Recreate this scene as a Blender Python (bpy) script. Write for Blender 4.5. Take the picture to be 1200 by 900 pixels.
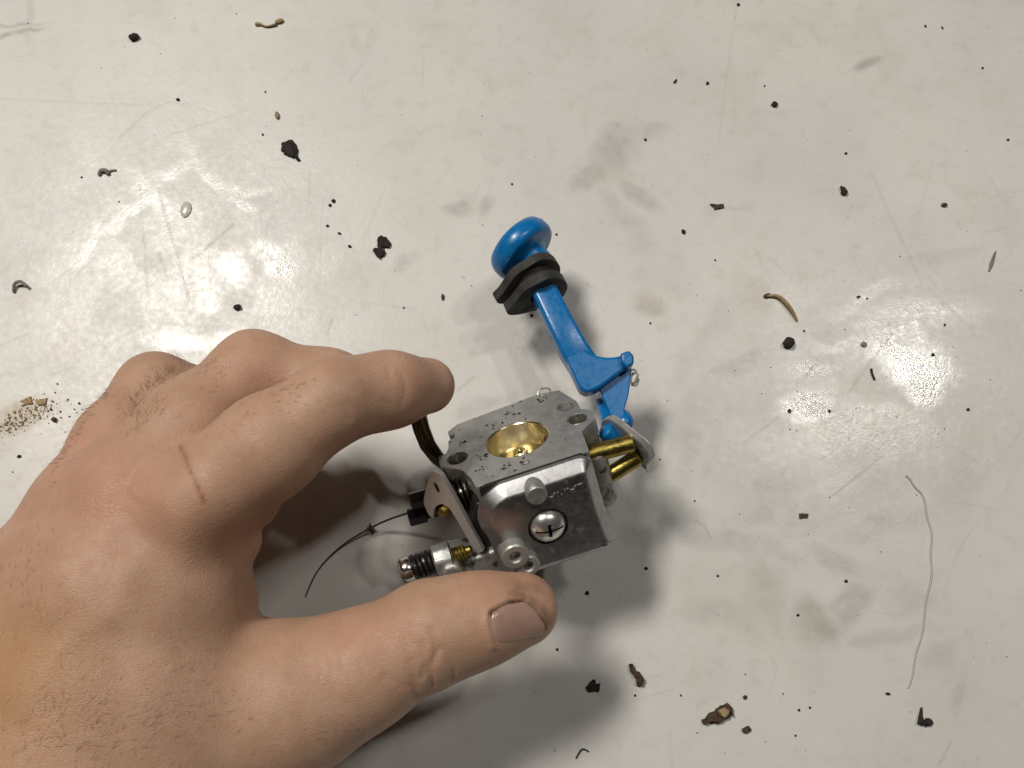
import bpy, bmesh, math, random
import numpy as np
from mathutils import Vector, Matrix
from mathutils.geometry import tessellate_polygon

# ------------------------------------------------------------------ scene, camera, light
for o in list(bpy.data.objects): bpy.data.objects.remove(o)
scn = bpy.context.scene
COL = scn.collection
rng = np.random.default_rng(7)
random.seed(7)
MM = 0.001
F_PX = 1150.0; DIST = 270.0; TILT = math.radians(15)
CAM = np.array([0, -DIST*math.sin(TILT), DIST*math.cos(TILT)])       # millimetres
RIGHT = np.array([1., 0, 0]); UP = np.array([0, math.cos(TILT), math.sin(TILT)])
FWD = np.array([0, math.sin(TILT), -math.cos(TILT)])

cd = bpy.data.cameras.new('camera'); cam = bpy.data.objects.new('camera', cd); COL.objects.link(cam)
cam.location = CAM*MM; cam.rotation_euler = (TILT, 0, 0)
cd.sensor_width = 36; cd.lens = 36*F_PX/1200; cd.clip_start = 0.005; cd.clip_end = 50
scn.camera = cam

world = bpy.data.worlds.new('World'); scn.world = world; world.use_nodes = True
world.node_tree.nodes['Background'].inputs[0].default_value = (0.93, 0.97, 1.0, 1)
world.node_tree.nodes['Background'].inputs[1].default_value = 0.009

def lamp(name, loc, target, sx, sy, power, color, spin=0):
    ld = bpy.data.lights.new(name, 'AREA'); ld.shape = 'RECTANGLE'; ld.size = sx; ld.size_y = sy
    ld.energy = power; ld.color = color
    o = bpy.data.objects.new(name, ld); COL.objects.link(o); o.location = loc
    d = Vector(target)-Vector(loc)
    o.rotation_euler = (d.to_track_quat('-Z', 'Y').to_matrix() @ Matrix.Rotation(spin, 3, 'Z')).to_euler()
    return o
lamp('ceiling_lamp', (-0.605, 0.503, 1.4), (0, 0, 0), 0.37, 0.20, 18.6, (1.0, 0.945, 0.86), math.radians(20))
lamp('ceiling_lamp', (0.66, 0.55, 2.2), (0, 0, 0), 0.24, 0.14, 6.0, (1.0, 0.96, 0.89), 0)
lamp('ceiling_lamp', (0.907, 0.557, 1.9), (0, 0, 0), 0.10, 0.062, 4.9, (1.0, 0.96, 0.90), 0)
scn.view_settings.view_transform = 'Standard'; scn.view_settings.look = 'None'
scn.view_settings.exposure = 0; scn.view_settings.gamma = 1
scn.view_settings.use_curve_mapping = False

# ------------------------------------------------------------------ geometry of the view
def ray(px, py):
    return ((px-600)*RIGHT-(py-450)*UP)/F_PX+FWD
def P(px, py, z=0.0):
    """point at height z (mm) seen at a pixel of the 1200x900 photograph"""
    r = ray(px, py); return CAM+r*(z-CAM[2])/r[2]
def depth(p): return float((np.asarray(p)-CAM)@FWD)
def proj(p):
    d = np.asarray(p, float)-CAM; z = d@FWD
    return 600+F_PX*(d@RIGHT)/z, 450-F_PX*(d@UP)/z

# ------------------------------------------------------------------ numpy noise
def vnoise(x, y, seed=0, n=256):
    t = np.random.default_rng(seed).random((n, n))
    xi = np.floor(x).astype(int); yi = np.floor(y).astype(int)
    fx = x-xi; fy = y-yi; fx = fx*fx*(3-2*fx); fy = fy*fy*(3-2*fy)
    a = t[xi % n, yi % n]; b = t[(xi+1) % n, yi % n]; c = t[xi % n, (yi+1) % n]; d = t[(xi+1) % n, (yi+1) % n]
    return (a*(1-fx)+b*fx)*(1-fy)+(c*(1-fx)+d*fx)*fy
def fbm(x, y, seed=0, octs=4):
    s = 0; a = .5; tot = 0
    for k in range(octs):
        s = s+a*vnoise(x*2**k+17*k, y*2**k+9*k, seed+k); tot += a; a *= .5
    return s/tot
def sstep(a, b, x):
    t = np.clip((x-a)/(b-a), 0, 1); return t*t*(3-2*t)

# ------------------------------------------------------------------ materials
def mat(name, color, rough=.5, metal=0., spec=.5, bump=0., bump_scale=1., var=0., var_scale=.5, sss=0.,
        var_col=None, coat=0., rough_var=0., grime=None):
    """grime = (colour, scale in 1/mm, threshold, softness)"""
    m = bpy.data.materials.new(name); m.use_nodes = True
    nt = m.node_tree; N = nt.nodes; L = nt.links; b = N['Principled BSDF']
    b.inputs['Base Color'].default_value = (*color, 1); b.inputs['Roughness'].default_value = rough
    b.inputs['Metallic'].default_value = metal; b.inputs['Specular IOR Level'].default_value = spec
    if coat: b.inputs['Coat Weight'].default_value = coat; b.inputs['Coat Roughness'].default_value = .2
    tc = N.new('ShaderNodeTexCoord'); mp = N.new('ShaderNodeMapping'); mp.inputs['Scale'].default_value = (1000,)*3
    L.new(tc.outputs['Object'], mp.inputs[0])
    def noise(sc, det=4, rgh=.6):
        n = N.new('ShaderNodeTexNoise'); n.inputs['Scale'].default_value = sc; n.inputs['Detail'].default_value = det
        n.inputs['Roughness'].default_value = rgh; L.new(mp.outputs[0], n.inputs['Vector']); return n
    col = None
    if var:
        n = noise(var_scale); mx = N.new('ShaderNodeMix'); mx.data_type = 'RGBA'
        vc = var_col or tuple(c*(1-var) for c in color)
        r = N.new('ShaderNodeMapRange'); r.inputs[1].default_value = .35; r.inputs[2].default_value = .68
        L.new(n.outputs[0], r.inputs[0]); L.new(r.outputs[0], mx.inputs['Factor'])
        mx.inputs['A'].default_value = (*color, 1); mx.inputs['B'].default_value = (*vc, 1); col = mx.outputs['Result']
    if grime:
        gc, gs, th, so = grime
        n = noise(gs, 6, .65); r = N.new('ShaderNodeMapRange'); r.inputs[1].default_value = th; r.inputs[2].default_value = th+so
        L.new(n.outputs[0], r.inputs[0]); mx = N.new('ShaderNodeMix'); mx.data_type = 'RGBA'
        L.new(r.outputs[0], mx.inputs['Factor'])
        if col: L.new(col, mx.inputs['A'])
        else: mx.inputs['A'].default_value = (*color, 1)
        mx.inputs['B'].default_value = (*gc, 1); col = mx.outputs['Result']
        mm = N.new('ShaderNodeMath'); mm.operation = 'MULTIPLY_ADD'; L.new(r.outputs[0], mm.inputs[0])
        mm.inputs[1].default_value = -metal; mm.inputs[2].default_value = metal; L.new(mm.outputs[0], b.inputs['Metallic'])
    if col: L.new(col, b.inputs['Base Color'])
    if rough_var:
        n = noise(.8, 5); r = N.new('ShaderNodeMapRange'); r.inputs[1].default_value = .3; r.inputs[2].default_value = .7
        r.inputs[3].default_value = rough-rough_var; r.inputs[4].default_value = rough+rough_var
        L.new(n.outputs[0], r.inputs[0]); L.new(r.outputs[0], b.inputs['Roughness'])
    if bump:
        n = noise(bump_scale, 5); bp = N.new('ShaderNodeBump'); bp.inputs['Strength'].default_value = min(1, bump)
        bp.inputs['Distance'].default_value = .0004; L.new(n.outputs[0], bp.inputs['Height']); L.new(bp.outputs[0], b.inputs['Normal'])
    return m

M = {}
M['cast'] = mat('cast_zinc', (.60, .60, .585), .46, .85, bump=.25, bump_scale=1.5, var=.25, var_scale=.25, rough_var=.1,
                grime=((.06, .052, .04), .55, .61, .06))
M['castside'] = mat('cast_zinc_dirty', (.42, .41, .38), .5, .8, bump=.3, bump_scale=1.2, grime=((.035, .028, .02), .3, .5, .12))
M['cover'] = mat('cast_cover', (.46, .46, .465), .40, 1, bump=.07, bump_scale=1.2, var=.2, var_scale=.3, rough_var=.06,
                 grime=((.05, .04, .028), .22, .62, .15))
M['nickel'] = mat('plated_steel', (.62, .62, .60), .18, 1, bump=.08, bump_scale=1, rough_var=.08)
M['lever'] = mat('dull_steel_lever', (.54, .54, .52), .38, .7, bump=.1, bump_scale=1.5, rough_var=.1)
M['zinc'] = mat('zinc_plate', (.50, .49, .45), .32, 1, bump=.1, bump_scale=1.5, rough_var=.1, grime=((.09, .055, .025), .3, .62, .1))
M['brass'] = mat('brass', (.80, .72, .47), .27, 1, var=.12, var_scale=.2)
M['bore'] = mat('turned_brass', (.86, .80, .60), .34, 1)
_nt = M['bore'].node_tree; _b = _nt.nodes['Principled BSDF']; _b.inputs['Anisotropic'].default_value = .85; _b.inputs['Anisotropic Rotation'].default_value = .25
_t = _nt.nodes.new('ShaderNodeTangent'); _t.direction_type = 'RADIAL'; _t.axis = 'Z'; _nt.links.new(_t.outputs[0], _b.inputs['Tangent'])
M['brassdeep'] = mat('brass_throat', (.62, .48, .20), .28, 1, bump=.1, bump_scale=1.2)
M['brasspin'] = mat('dull_brass', (.42, .32, .085), .36, 1, bump=.2, bump_scale=1.5, var=.4, var_scale=.5, rough_var=.1)
M['brown'] = mat('dark_bronze_tube', (.045, .028, .013), .2, .7, rough_var=.06)
M['black'] = mat('black_oxide', (.016, .016, .016), .32, .3, bump=.1, bump_scale=1)
M['spring'] = mat('oily_spring_steel', (.22, .20, .17), .25, 1)
M['dullcast'] = mat('dull_cast', (.40, .395, .37), .42, .6, bump=.15, bump_scale=1.3, grime=((.08, .06, .035), .4, .58, .15))
M['screw'] = mat('screw_steel', (.74, .74, .72), .3, .9, bump=.05, bump_scale=1)
M['blackplastic'] = mat('black_plastic', (.012, .013, .014), .4, 0)
M['dark'] = mat('gasket_and_shade', (.012, .010, .009), .5)  # gasket black, reused as painted shade in recesses and on the body side
M['rust'] = mat('rusty_stain', (.16, .075, .035), .6, .2, var=.6, var_scale=.5)
M['blue'] = mat('blue_plastic', (.002, .15, .42), .30, 0, .5, bump=.06, bump_scale=.7, rough_var=.1,
                grime=((.012, .03, .05), .35, .63, .12))
M['rubber'] = mat('black_rubber', (.022, .022, .021), .62, 0, .4, bump=.5, bump_scale=.8, var=.7, var_scale=.35, var_col=(.05, .047, .04))
M['crumb'] = mat('black_dirt', (.026, .019, .014), .85, bump=.8, bump_scale=1.5, var=.5, var_scale=1)
M['brownbit'] = mat('brown_bark', (.085, .05, .028), .8, bump=.8, bump_scale=1.2, var=.6, var_scale=.6, var_col=(.03, .018, .01))
M['tan'] = mat('tan_husk', (.36, .26, .12), .6, bump=.5, bump_scale=1, var=.5, var_scale=.5, var_col=(.2, .13, .06))
M['greychip'] = mat('grey_chip', (.25, .23, .2), .6, bump=.4, bump_scale=1, var=.5, var_scale=.7)
M['clear'] = mat('clear_glue', (.54, .53, .48), .2, bump=.1, bump_scale=.4)
M['sand'] = mat('sawdust', (.34, .25, .12), .8, var=.6, var_scale=.5, var_col=(.15, .10, .05))
M['bristle'] = mat('dull_bristle', (.47, .44, .39), .6)
M['hair'] = mat('body_hair', (.11, .07, .04), .4)
M['wire'] = mat('black_wire', (.02, .018, .016), .4)

# ------------------------------------------------------------------ mesh helpers (all lengths in millimetres)
def mk(name, VF, m, parent=None, smooth=True, bevel=0., seg=2, scale=MM, angle=38):
    V, Fc = VF
    me = bpy.data.meshes.new(name); me.from_pydata([tuple(v) for v in np.asarray(V, float)*scale], [], [tuple(int(i) for i in f) for f in Fc])
    me.validate(); me.update()
    bm = bmesh.new(); bm.from_mesh(me); bmesh.ops.recalc_face_normals(bm, faces=bm.faces); bm.to_mesh(me); bm.free()
    if smooth:
        me.polygons.foreach_set('use_smooth', [True]*len(me.polygons))
    o = bpy.data.objects.new(name, me); COL.objects.link(o); me.materials.append(m)
    if bevel:
        b = o.modifiers.new('bevel', 'BEVEL'); b.width = bevel*scale; b.segments = seg; b.limit_method = 'ANGLE'; b.angle_limit = math.radians(40)
        b.harden_normals = False
    if smooth:
        try: me.set_sharp_from_angle(angle=math.radians(angle))
        except Exception: pass
    if parent: o.parent = parent
    return o
def join(*parts):
    V = []; Fc = []
    for v, f in parts:
        n = len(V); V += [tuple(p) for p in v]; Fc += [tuple(i+n for i in q) for q in f]
    return V, Fc
def frame(d):
    d = np.asarray(d, float); d = d/np.linalg.norm(d)
    a = np.array([0, 0, 1.]) if abs(d[2]) < .9 else np.array([1., 0, 0])
    u = np.cross(a, d); u /= np.linalg.norm(u); return u, np.cross(d, u), d
def lathe(prof, n, org, axis, closed_start=True, closed_end=True, phase=0):
    """revolve (r,h) pairs round axis through org"""
    u, v, d = frame(axis); org = np.asarray(org, float); V = []; Fc = []
    for r, h in prof:
        for k in range(n):
            a = 2*math.pi*k/n+phase; V.append(org+d*h+(u*math.cos(a)+v*math.sin(a))*r)
    for i in range(len(prof)-1):
        for k in range(n):
            j = (k+1) % n; Fc.append((i*n+k, i*n+j, (i+1)*n+j, (i+1)*n+k))
    if closed_start: Fc.append(tuple(range(n-1, -1, -1)))
    if closed_end: Fc.append(tuple(range((len(prof)-1)*n, len(prof)*n)))
    return V, Fc
def tube(path, r, n=8, caps=True):
    path = np.asarray(path, float); m = len(path); rs = np.broadcast_to(np.asarray(r, float), (m,))
    V = []; Fc = []; t = np.gradient(path, axis=0); u = None
    for i in range(m):
        d = t[i]/(np.linalg.norm(t[i])+1e-12)
        if u is None: u = frame(d)[0]
        u = u-d*(u@d); u /= np.linalg.norm(u); v = np.cross(d, u)
        for k in range(n):
            a = 2*math.pi*k/n; V.append(path[i]+(u*math.cos(a)+v*math.sin(a))*rs[i])
    for i in range(m-1):
        for k in range(n):
            j = (k+1) % n; Fc.append((i*n+k, i*n+j, (i+1)*n+j, (i+1)*n+k))
    if caps: Fc.append(tuple(range(n-1, -1, -1))); Fc.append(tuple(range((m-1)*n, m*n)))
    return V, Fc
def helix(org, axis, R, turns, length, r, n=16, sec=6):
    u, v, d = frame(axis); k = int(turns*n)+1; t = np.linspace(0, 1, k)[:, None]; a = t*turns*2*math.pi
    return tube(np.asarray(org)+d*length*t+(u*np.cos(a)+v*np.sin(a))*R, r, sec)
def circle(cx, cy, r, n=32, a0=0, a1=360):
    full = abs(a1-a0) >= 360
    return [(cx+r*math.cos(math.radians(a)), cy+r*math.sin(math.radians(a))) for a in np.linspace(a0, a1, n, endpoint=not full)]
def rounded(pts, rads, seg=5):
    """polygon with rounded corners"""
    out = []; n = len(pts)
    for i in range(n):
        p0, p, p1 = (np.array(pts[(i+k) % n], float) for k in (-1, 0, 1)); r = rads[i] if hasattr(rads, '__len__') else rads
        if r <= 0: out.append(tuple(p)); continue
        a = (p0-p); b = (p1-p); la = np.linalg.norm(a); lb = np.linalg.norm(b); r = min(r, la*.48, lb*.48); a = p+a/la*r; b = p+b/lb*r
        for t in np.linspace(0, 1, seg+1): out.append(tuple((1-t)**2*a+2*t*(1-t)*p+t*t*b))
    return out
def prism(outline, h0, h1, fn, holes=()):
    """extrude a 2-D outline (with holes) between heights; fn maps (a, b, h) to a point"""
    V = []; Fc = []; loops = [list(outline)]+[list(h) for h in holes]; base = []
    for lp in loops:
        base.append(len(V)); V += [fn(a, b, h0) for a, b in lp]
    nb = len(V)
    V += [fn(a, b, h1) for lp in loops for a, b in lp]
    for s, lp in zip(base, loops):
        n = len(lp)
        for k in range(n): j = (k+1) % n; Fc.append((s+k, s+j, nb+s+j, nb+s+k))
    if not holes:
        n = len(outline); Fc.append(tuple(range(n-1, -1, -1))); Fc.append(tuple(range(nb, nb+n)))
    else:
        tr = tessellate_polygon([[Vector((a, b, 0)) for a, b in lp] for lp in loops])
        for t in tr: Fc.append(tuple(t)); Fc.append(tuple(i+nb for i in t))
    return V, Fc
def inset(outline, d):
    p = np.array(outline, float); n = len(p); area = .5*np.sum(p[:, 0]*np.roll(p[:, 1], -1)-np.roll(p[:, 0], -1)*p[:, 1]); s = 1 if area > 0 else -1
    e = np.roll(p, -1, 0)-p; e /= np.linalg.norm(e, axis=1)[:, None]+1e-9; nrm = np.stack([-e[:, 1], e[:, 0]], 1)*s
    a = nrm+np.roll(nrm, 1, 0); a /= np.linalg.norm(a, axis=1)[:, None]+1e-9; c = np.clip((a*nrm).sum(1), .5, 1)
    return p+a*(d/c)[:, None]
def loft(outline, rings, fn, holes=(), hole_depth=0):
    """rings = (inset, height); capped at both ends, last cap may have pockets"""
    V = []; Fc = []; n = len(outline)
    for d, h in rings: V += [fn(a, b, h) for a, b in inset(outline, d)]
    for i in range(len(rings)-1):
        for k in range(n): j = (k+1) % n; Fc.append((i*n+k, i*n+j, (i+1)*n+j, (i+1)*n+k))
    Fc.append(tuple(range(n-1, -1, -1))); last = (len(rings)-1)*n; h = rings[-1][1]
    if not holes: Fc.append(tuple(range(last, last+n)))
    else:
        lo = inset(outline, rings[-1][0]); loops = [[Vector((a, b, 0)) for a, b in lo]]+[[Vector((a, b, 0)) for a, b in q] for q in holes]
        idx = list(range(last, last+n))
        for q in holes:
            s = len(V); V += [fn(a, b, h) for a, b in q]; idx += range(s, s+len(q)); t = len(V)
            V += [fn(a, b, h+hole_depth) for a, b in q]; m = len(q)
            for k in range(m): j = (k+1) % m; Fc.append((s+k, s+j, t+j, t+k))
            Fc.append(tuple(range(t, t+m)))
        for t in tessellate_polygon(loops): Fc.append(tuple(idx[i] for i in t))
    return V, Fc
def box(c, s):
    c = np.array(c); s = np.array(s)/2
    V = [c+s*np.array([i, j, k]) for i in (-1, 1) for j in (-1, 1) for k in (-1, 1)]
    return V, [(0, 1, 3, 2), (4, 6, 7, 5), (0, 4, 5, 1), (2, 3, 7, 6), (0, 2, 6, 4), (1, 5, 7, 3)]
def tag(o, label=None, cat=None, group=None, kind=None):
    if label: o['label'] = label
    if cat: o['category'] = cat
    if group: o['group'] = group
    if kind: o['kind'] = kind
    return o
def thing(name, label, cat, loc=(0, 0, 0), rot=None, group=None):
    o = bpy.data.objects.new(name, None); COL.objects.link(o); o.empty_display_size = .01
    Mx = Matrix.Translation(Vector(loc)*MM)
    if rot is not None: Mx = Mx @ Matrix(np.asarray(rot).tolist()).to_4x4()
    o.matrix_world = Mx
    return tag(o, label, cat, group)
def boolean_diff(o, cutter):
    m = o.modifiers.new('cut', 'BOOLEAN'); m.object = cutter; m.operation = 'DIFFERENCE'; m.solver = 'EXACT'; m.use_self = True
    dg = bpy.context.evaluated_depsgraph_get(); me = bpy.data.meshes.new_from_object(o.evaluated_get(dg)); o.modifiers.remove(m)
    o.data = me; bpy.data.objects.remove(cutter)
ID = lambda a, b, h: (a, b, h)
FY = lambda a, b, h: (a, h, b)

# ------------------------------------------------------------------ workbench top
def build_table():
    x = np.concatenate([[-900, -600, -400, -260, -200], np.arange(-172, 172.1, .42), [200, 260, 400, 600, 900]])
    y = np.concatenate([[-500, -300, -180, -130], np.arange(-104, 140.1, .42), [170, 230, 400, 700, 1200]])
    X, Y = np.meshgrid(x, y, indexing='ij'); nx, ny = X.shape
    V = np.stack([X, Y, np.zeros_like(X)], -1).reshape(-1, 3)*MM
    i = np.arange(nx-1)[:, None]*ny+np.arange(ny-1)[None]; q = np.stack([i, i+ny, i+ny+1, i+1], -1).reshape(-1, 4)
    me = bpy.data.meshes.new('workbench_top'); me.vertices.add(len(V)); me.vertices.foreach_set('co', V.ravel())
    me.loops.add(q.size); me.loops.foreach_set('vertex_index', q.ravel().astype(np.int32))
    me.polygons.add(len(q)); me.polygons.foreach_set('loop_start', np.arange(0, q.size, 4, dtype=np.int32))
    me.update(calc_edges=True)
    # wear of the surface itself: smudge (grey soiling), stain (brown), rough (scuffed gloss)
    d = np.stack([X, Y, np.zeros_like(X)], -1)-CAM; zz = d@FWD
    U = 600+F_PX*(d@RIGHT)/zz; W = 450-F_PX*(d@UP)/zz                # photograph pixels, only used to place the marks
    w1 = fbm(X*.045, Y*.045, 3)*60-30; w2 = fbm(X*.045, Y*.045, 11)*60-30
    Uw = U+w1*1.2; Ww = W+w2*1.2
    smudge = np.zeros_like(X); stain = np.zeros_like(X); scuff = np.zeros_like(X)
    def blob(cx, cy, a, b, ang, edge=.35):
        c, s = math.cos(math.radians(ang)), math.sin(math.radians(ang))
        dx = Uw-cx; dy = Ww-cy; r = np.hypot((dx*c+dy*s)/a, (-dx*s+dy*c)/b); return 1-sstep(1-edge-.25, 1+edge+.25, r)
    sm = [(880, 640, 60, 12, 20, .45), (905, 590, 22, 40, 40, .5), (985, 660, 40, 14, 25, .5), (1040, 620, 60, 18, -10, .4), (1120, 560, 20, 50, 10, .35), (830, 470, 20, 40, 30, .45), (870, 430, 30, 10, -30, .5), (1100, 300, 40, 10, -30, .3), (900, 690, 20, 40, -20, .4), (1030, 740, 40, 10, 10, .35), (690, 600, 20, 36, 10, .4), (660, 400, 12, 40, 20, .4), (430, 640, 40, 20, -40, .2), (540, 252, 22, 10, -20, .7), (580, 236, 10, 16, 20, .5), (700, 210, 30, 11, -30, .55), (735, 185, 30, 22, -40, .55), (770, 165, 20, 10, 0, .35),
          (760, 240, 20, 12, 40, .4), (1010, 78, 14, 9, -10, .8), (730, 260, 40, 14, 60, .3), (480, 325, 12, 7, 30, .4), (745, 360, 20, 11, -10, .5),
          (772, 620, 26, 50, 10, .55), (750, 585, 20, 40, 0, .45), (700, 575, 30, 40, 0, .4), (850, 725, 34, 22, 0, .35), (955, 725, 24, 26, -30, .7), (1000, 700, 30, 12, -30, .6),
          (930, 610, 30, 22, 10, .4), (800, 520, 22, 40, 20, .45), (765, 470, 22, 28, 0, .5), (832, 545, 14, 26, 30, .4), (952, 430, 26, 12, -8, .9), (1010, 530, 40, 14, -30, .3),
          (20, 20, 30, 3, 4, .8), (15, 30, 34, 3, -3, .9), (35, 10, 6, 30, 10, .35), (1085, 775, 20, 12, 0, .3), (1120, 820, 7, 30, 5, .3), (1065, 700, 26, 20, 0, .3),
          (425, 35, 7, 20, -20, .25), (440, 30, 5, 20, 10, .25), (560, 470, 26, 8, -30, .4), (1000, 590, 90, 24, -20, .25), (880, 560, 60, 20, 10, .3), (640, 440, 30, 12, 70, .4), (820, 400, 16, 60, 15, .3)]
    for c in sm: smudge = np.maximum(smudge, blob(*c[:5])*c[5])
    smudge *= 1.1*(.25+.9*fbm(X*.35, Y*.35, 21))
    for c in [(30, 490, 42, 20, -25, .9), (8, 500, 28, 15, 0, .8), (745, 355, 18, 12, 0, .35), (745, 640, 16, 12, 40, .5), (640, 462, 14, 8, 0, .5), (865, 345, 22, 30, 0, .2), (955, 720, 14, 18, -30, .4), (870, 700, 60, 60, 0, .12), (1060, 480, 120, 60, 0, .12)]:
        stain = np.maximum(stain, blob(*c[:5])*c[5])
    stain *= .3+fbm(X*.5, Y*.5, 31)
    # scuffed zones
    zl = np.exp(-(((U-240)/170)**2+((W-300)/140)**2)); zr = np.exp(-(((U-1010)/150)**2+((W-480)/150)**2))
    stre = fbm((X*.8+Y*.6)*.16, (-X*.6+Y*.8)*.035, 41); stre2 = fbm((X*.8-Y*.6)*.16, (X*.6+Y*.8)*.04, 47); pat = fbm(X*.08, Y*.08, 51, 5)
    scuff = zl*sstep(.47, .66, .45*np.maximum(stre, stre2)+.55*pat)*1.0+zr*sstep(.45, .62, pat)*.8
    scuff *= .4+.9*fbm(X*.7, Y*.7, 61)
    glo = np.zeros_like(X)
    for c in [(1068, 418, 52, 26, 8, 1.), (1075, 440, 26, 30, 0, 1.), (985, 402, 30, 8, 3, .55), (1030, 352, 45, 9, -8, .5), (950, 430, 30, 11, -6, .4), (945, 480, 28, 22, -35, .7), (1080, 380, 60, 14, -5, .6), (1050, 500, 50, 40, 10, .35), (1000, 500, 90, 30, -20, .4),
              (335, 310, 26, 13, 20, .6), (250, 190, 45, 8, 50, .4), (205, 190, 45, 9, -25, .4), (300, 250, 20, 7, 50, .6), (300, 225, 30, 6, 20, .5), (165, 230, 14, 40, -50, .4), (140, 260, 40, 8, -30, .4), (100, 290, 8, 30, 10, .4), (230, 400, 60, 10, -5, .4), (280, 320, 24, 14, 0, .5), (240, 345, 30, 20, 0, .4)]:
        glo = np.maximum(glo, blob(*c[:5])*c[5])
    glo = np.clip(glo*(.45+1.0*fbm(X*.9, Y*.9, 81, 4)), 0, 1)
    ga = me.attributes.new('gloss', 'FLOAT', 'POINT'); ga.data.foreach_set('value', glo.ravel().astype(np.float32))
    # drawn scratches
    def line(pts, w, k, arr):
        A = np.array(pts, float)
        for a, b in zip(A[:-1], A[1:]):
            lo = np.minimum(a, b)-8; hi = np.maximum(a, b)+8
            msk = (U > lo[0]) & (U < hi[0]) & (W > lo[1]) & (W < hi[1])
            u = U[msk]-a[0]; v = W[msk]-a[1]; ab = b-a; t = np.clip((u*ab[0]+v*ab[1])/(ab@ab), 0, 1)
            dd = np.hypot(u-t*ab[0], v-t*ab[1]); arr[msk] = np.maximum(arr[msk], k*np.exp(-(dd/w)**2))
    scr = np.zeros_like(X)
    for pts, k in [([(186, 220), (195, 255), (210, 305), (222, 352)], .8), ([(163, 215), (168, 280), (174, 355)], .6), ([(228, 302), (275, 262)], .9), ([(186, 295), (195, 322)], .8), ([(210, 305), (232, 322)], .4),
                   ([(262, 255), (292, 215)], .4), ([(975, 583), (1035, 535)], .6), ([(995, 460), (1045, 390)], .5), ([(870, 520), (912, 490)], .5), ([(0, 115), (60, 118), (160, 122)], .3), ([(140, 160), (175, 128), (200, 118)], .4),
                   ([(205, 155), (290, 128)], .3), ([(497, 70), (495, 100)], .35), ([(865, 0), (850, 100), (842, 170)], .3), ([(1020, 200), (1080, 330)], .4), ([(900, 300), (920, 320)], .5), ([(410, 95), (425, 75)], .4), ([(0, 405), (30, 392)], .5),
                   ([(430, 355), (490, 362)], .3), ([(385, 390), (390, 375)], .6), ([(735, 800), (780, 790)], .35), ([(720, 828), (790, 808)], .25), ([(905, 805), (912, 780), (904, 770)], .3), ([(1100, 898), (1115, 870)], .5), ([(785, 860), (788, 898)], .3),
                   ([(537, 458), (556, 442)], .6), ([(360, 500), (362, 640)], .3), ([(830, 242), (873, 245)], .5), ([(885, 292), (905, 330)], .4), ([(815, 610), (826, 616), (832, 630)], -1.), ([(300, 312), (330, 300)], .4), ([(80, 330), (112, 300)], .4), ([(60, 440), (85, 431)], .5)]:
        line(pts, 1.5, abs(k), scr)
        if k < 0: line(pts, 2., .9, scuff)
    R = np.random.default_rng(5)
    for _ in range(190):
        if R.random() < .45: cx, cy = R.normal(230, 130), R.normal(290, 110)
        elif R.random() < .75: cx, cy = R.normal(1000, 130), R.normal(480, 130)
        else: cx, cy = R.uniform(0, 1200), R.uniform(0, 900)
        a = R.choice([-1., .9, 1.9, .3])+R.normal(0, .35); l = R.uniform(6, 45); bnd = R.normal(0, .12)
        line([(cx, cy), (cx+l*math.cos(a), cy+l*math.sin(a)), (cx+l*math.cos(a)+l*math.cos(a+bnd), cy+l*math.sin(a)+l*math.sin(a+bnd))], 1.2, R.uniform(.08, .3), scr)
    colr = np.zeros((X.size, 4), np.float32); colr[:, 0] = smudge.ravel(); colr[:, 1] = stain.ravel(); colr[:, 2] = scuff.ravel(); colr[:, 3] = scr.ravel()
    at = me.color_attributes.new('wear', 'FLOAT_COLOR', 'POINT'); at.data.foreach_set('color', colr.ravel())
    m = bpy.data.materials.new('worn_laminate'); m.use_nodes = True; nt = m.node_tree; N = nt.nodes; L = nt.links; b = N['Principled BSDF']
    a = N.new('ShaderNodeAttribute'); a.attribute_name = 'wear'; sp = N.new('ShaderNodeSeparateColor'); L.new(a.outputs['Color'], sp.inputs[0])
    tc = N.new('ShaderNodeTexCoord'); mp = N.new('ShaderNodeMapping'); mp.inputs['Scale'].default_value = (1000,)*3; L.new(tc.outputs['Object'], mp.inputs[0])
    def noise(sc, det=4, r=.55, vec=None):
        n = N.new('ShaderNodeTexNoise'); n.inputs['Scale'].default_value = sc; n.inputs['Detail'].default_value = det; n.inputs['Roughness'].default_value = r
        L.new(vec or mp.outputs[0], n.inputs['Vector']); return n.outputs[0]
    def mth(op, x_, y_=0., z_=0., clamp=False):
        n = N.new('ShaderNodeMath'); n.operation = op; n.use_clamp = clamp
        for k, v in enumerate((x_, y_, z_)):
            if isinstance(v, (int, float)): n.inputs[k].default_value = v
            else: L.new(v, n.inputs[k])
        return n.outputs[0]
    def rng_(v, a0, a1, b0=0., b1=1.):
        n = N.new('ShaderNodeMapRange'); n.inputs[1].default_value = a0; n.inputs[2].default_value = a1; n.inputs[3].default_value = b0; n.inputs[4].default_value = b1
        L.new(v, n.inputs[0]); return n.outputs[0]
    def mix(f, A, B):
        n = N.new('ShaderNodeMix'); n.data_type = 'RGBA'
        L.new(f, n.inputs['Factor']) if not isinstance(f, float) else n.inputs['Factor'].__setattr__('default_value', f)
        for k, v in (('A', A), ('B', B)):
            if isinstance(v, tuple): n.inputs[k].default_value = (*v, 1)
            else: L.new(v, n.inputs[k])
        return n.outputs['Result']
    c = mix(rng_(noise(.012, 3), .35, .65), (.65, .635, .60), (.585, .58, .555))
    c = mix(rng_(noise(.05, 4), .48, .72, 0, .6), c, (.57, .53, .495))
    c = mix(rng_(noise(.2, 6, .7), .52, .72, 0, .26), c, (.42, .395, .355))
    c = mix(mth('MULTIPLY', sp.outputs[0], .75, clamp=True), c, (.27, .265, .23))
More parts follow.
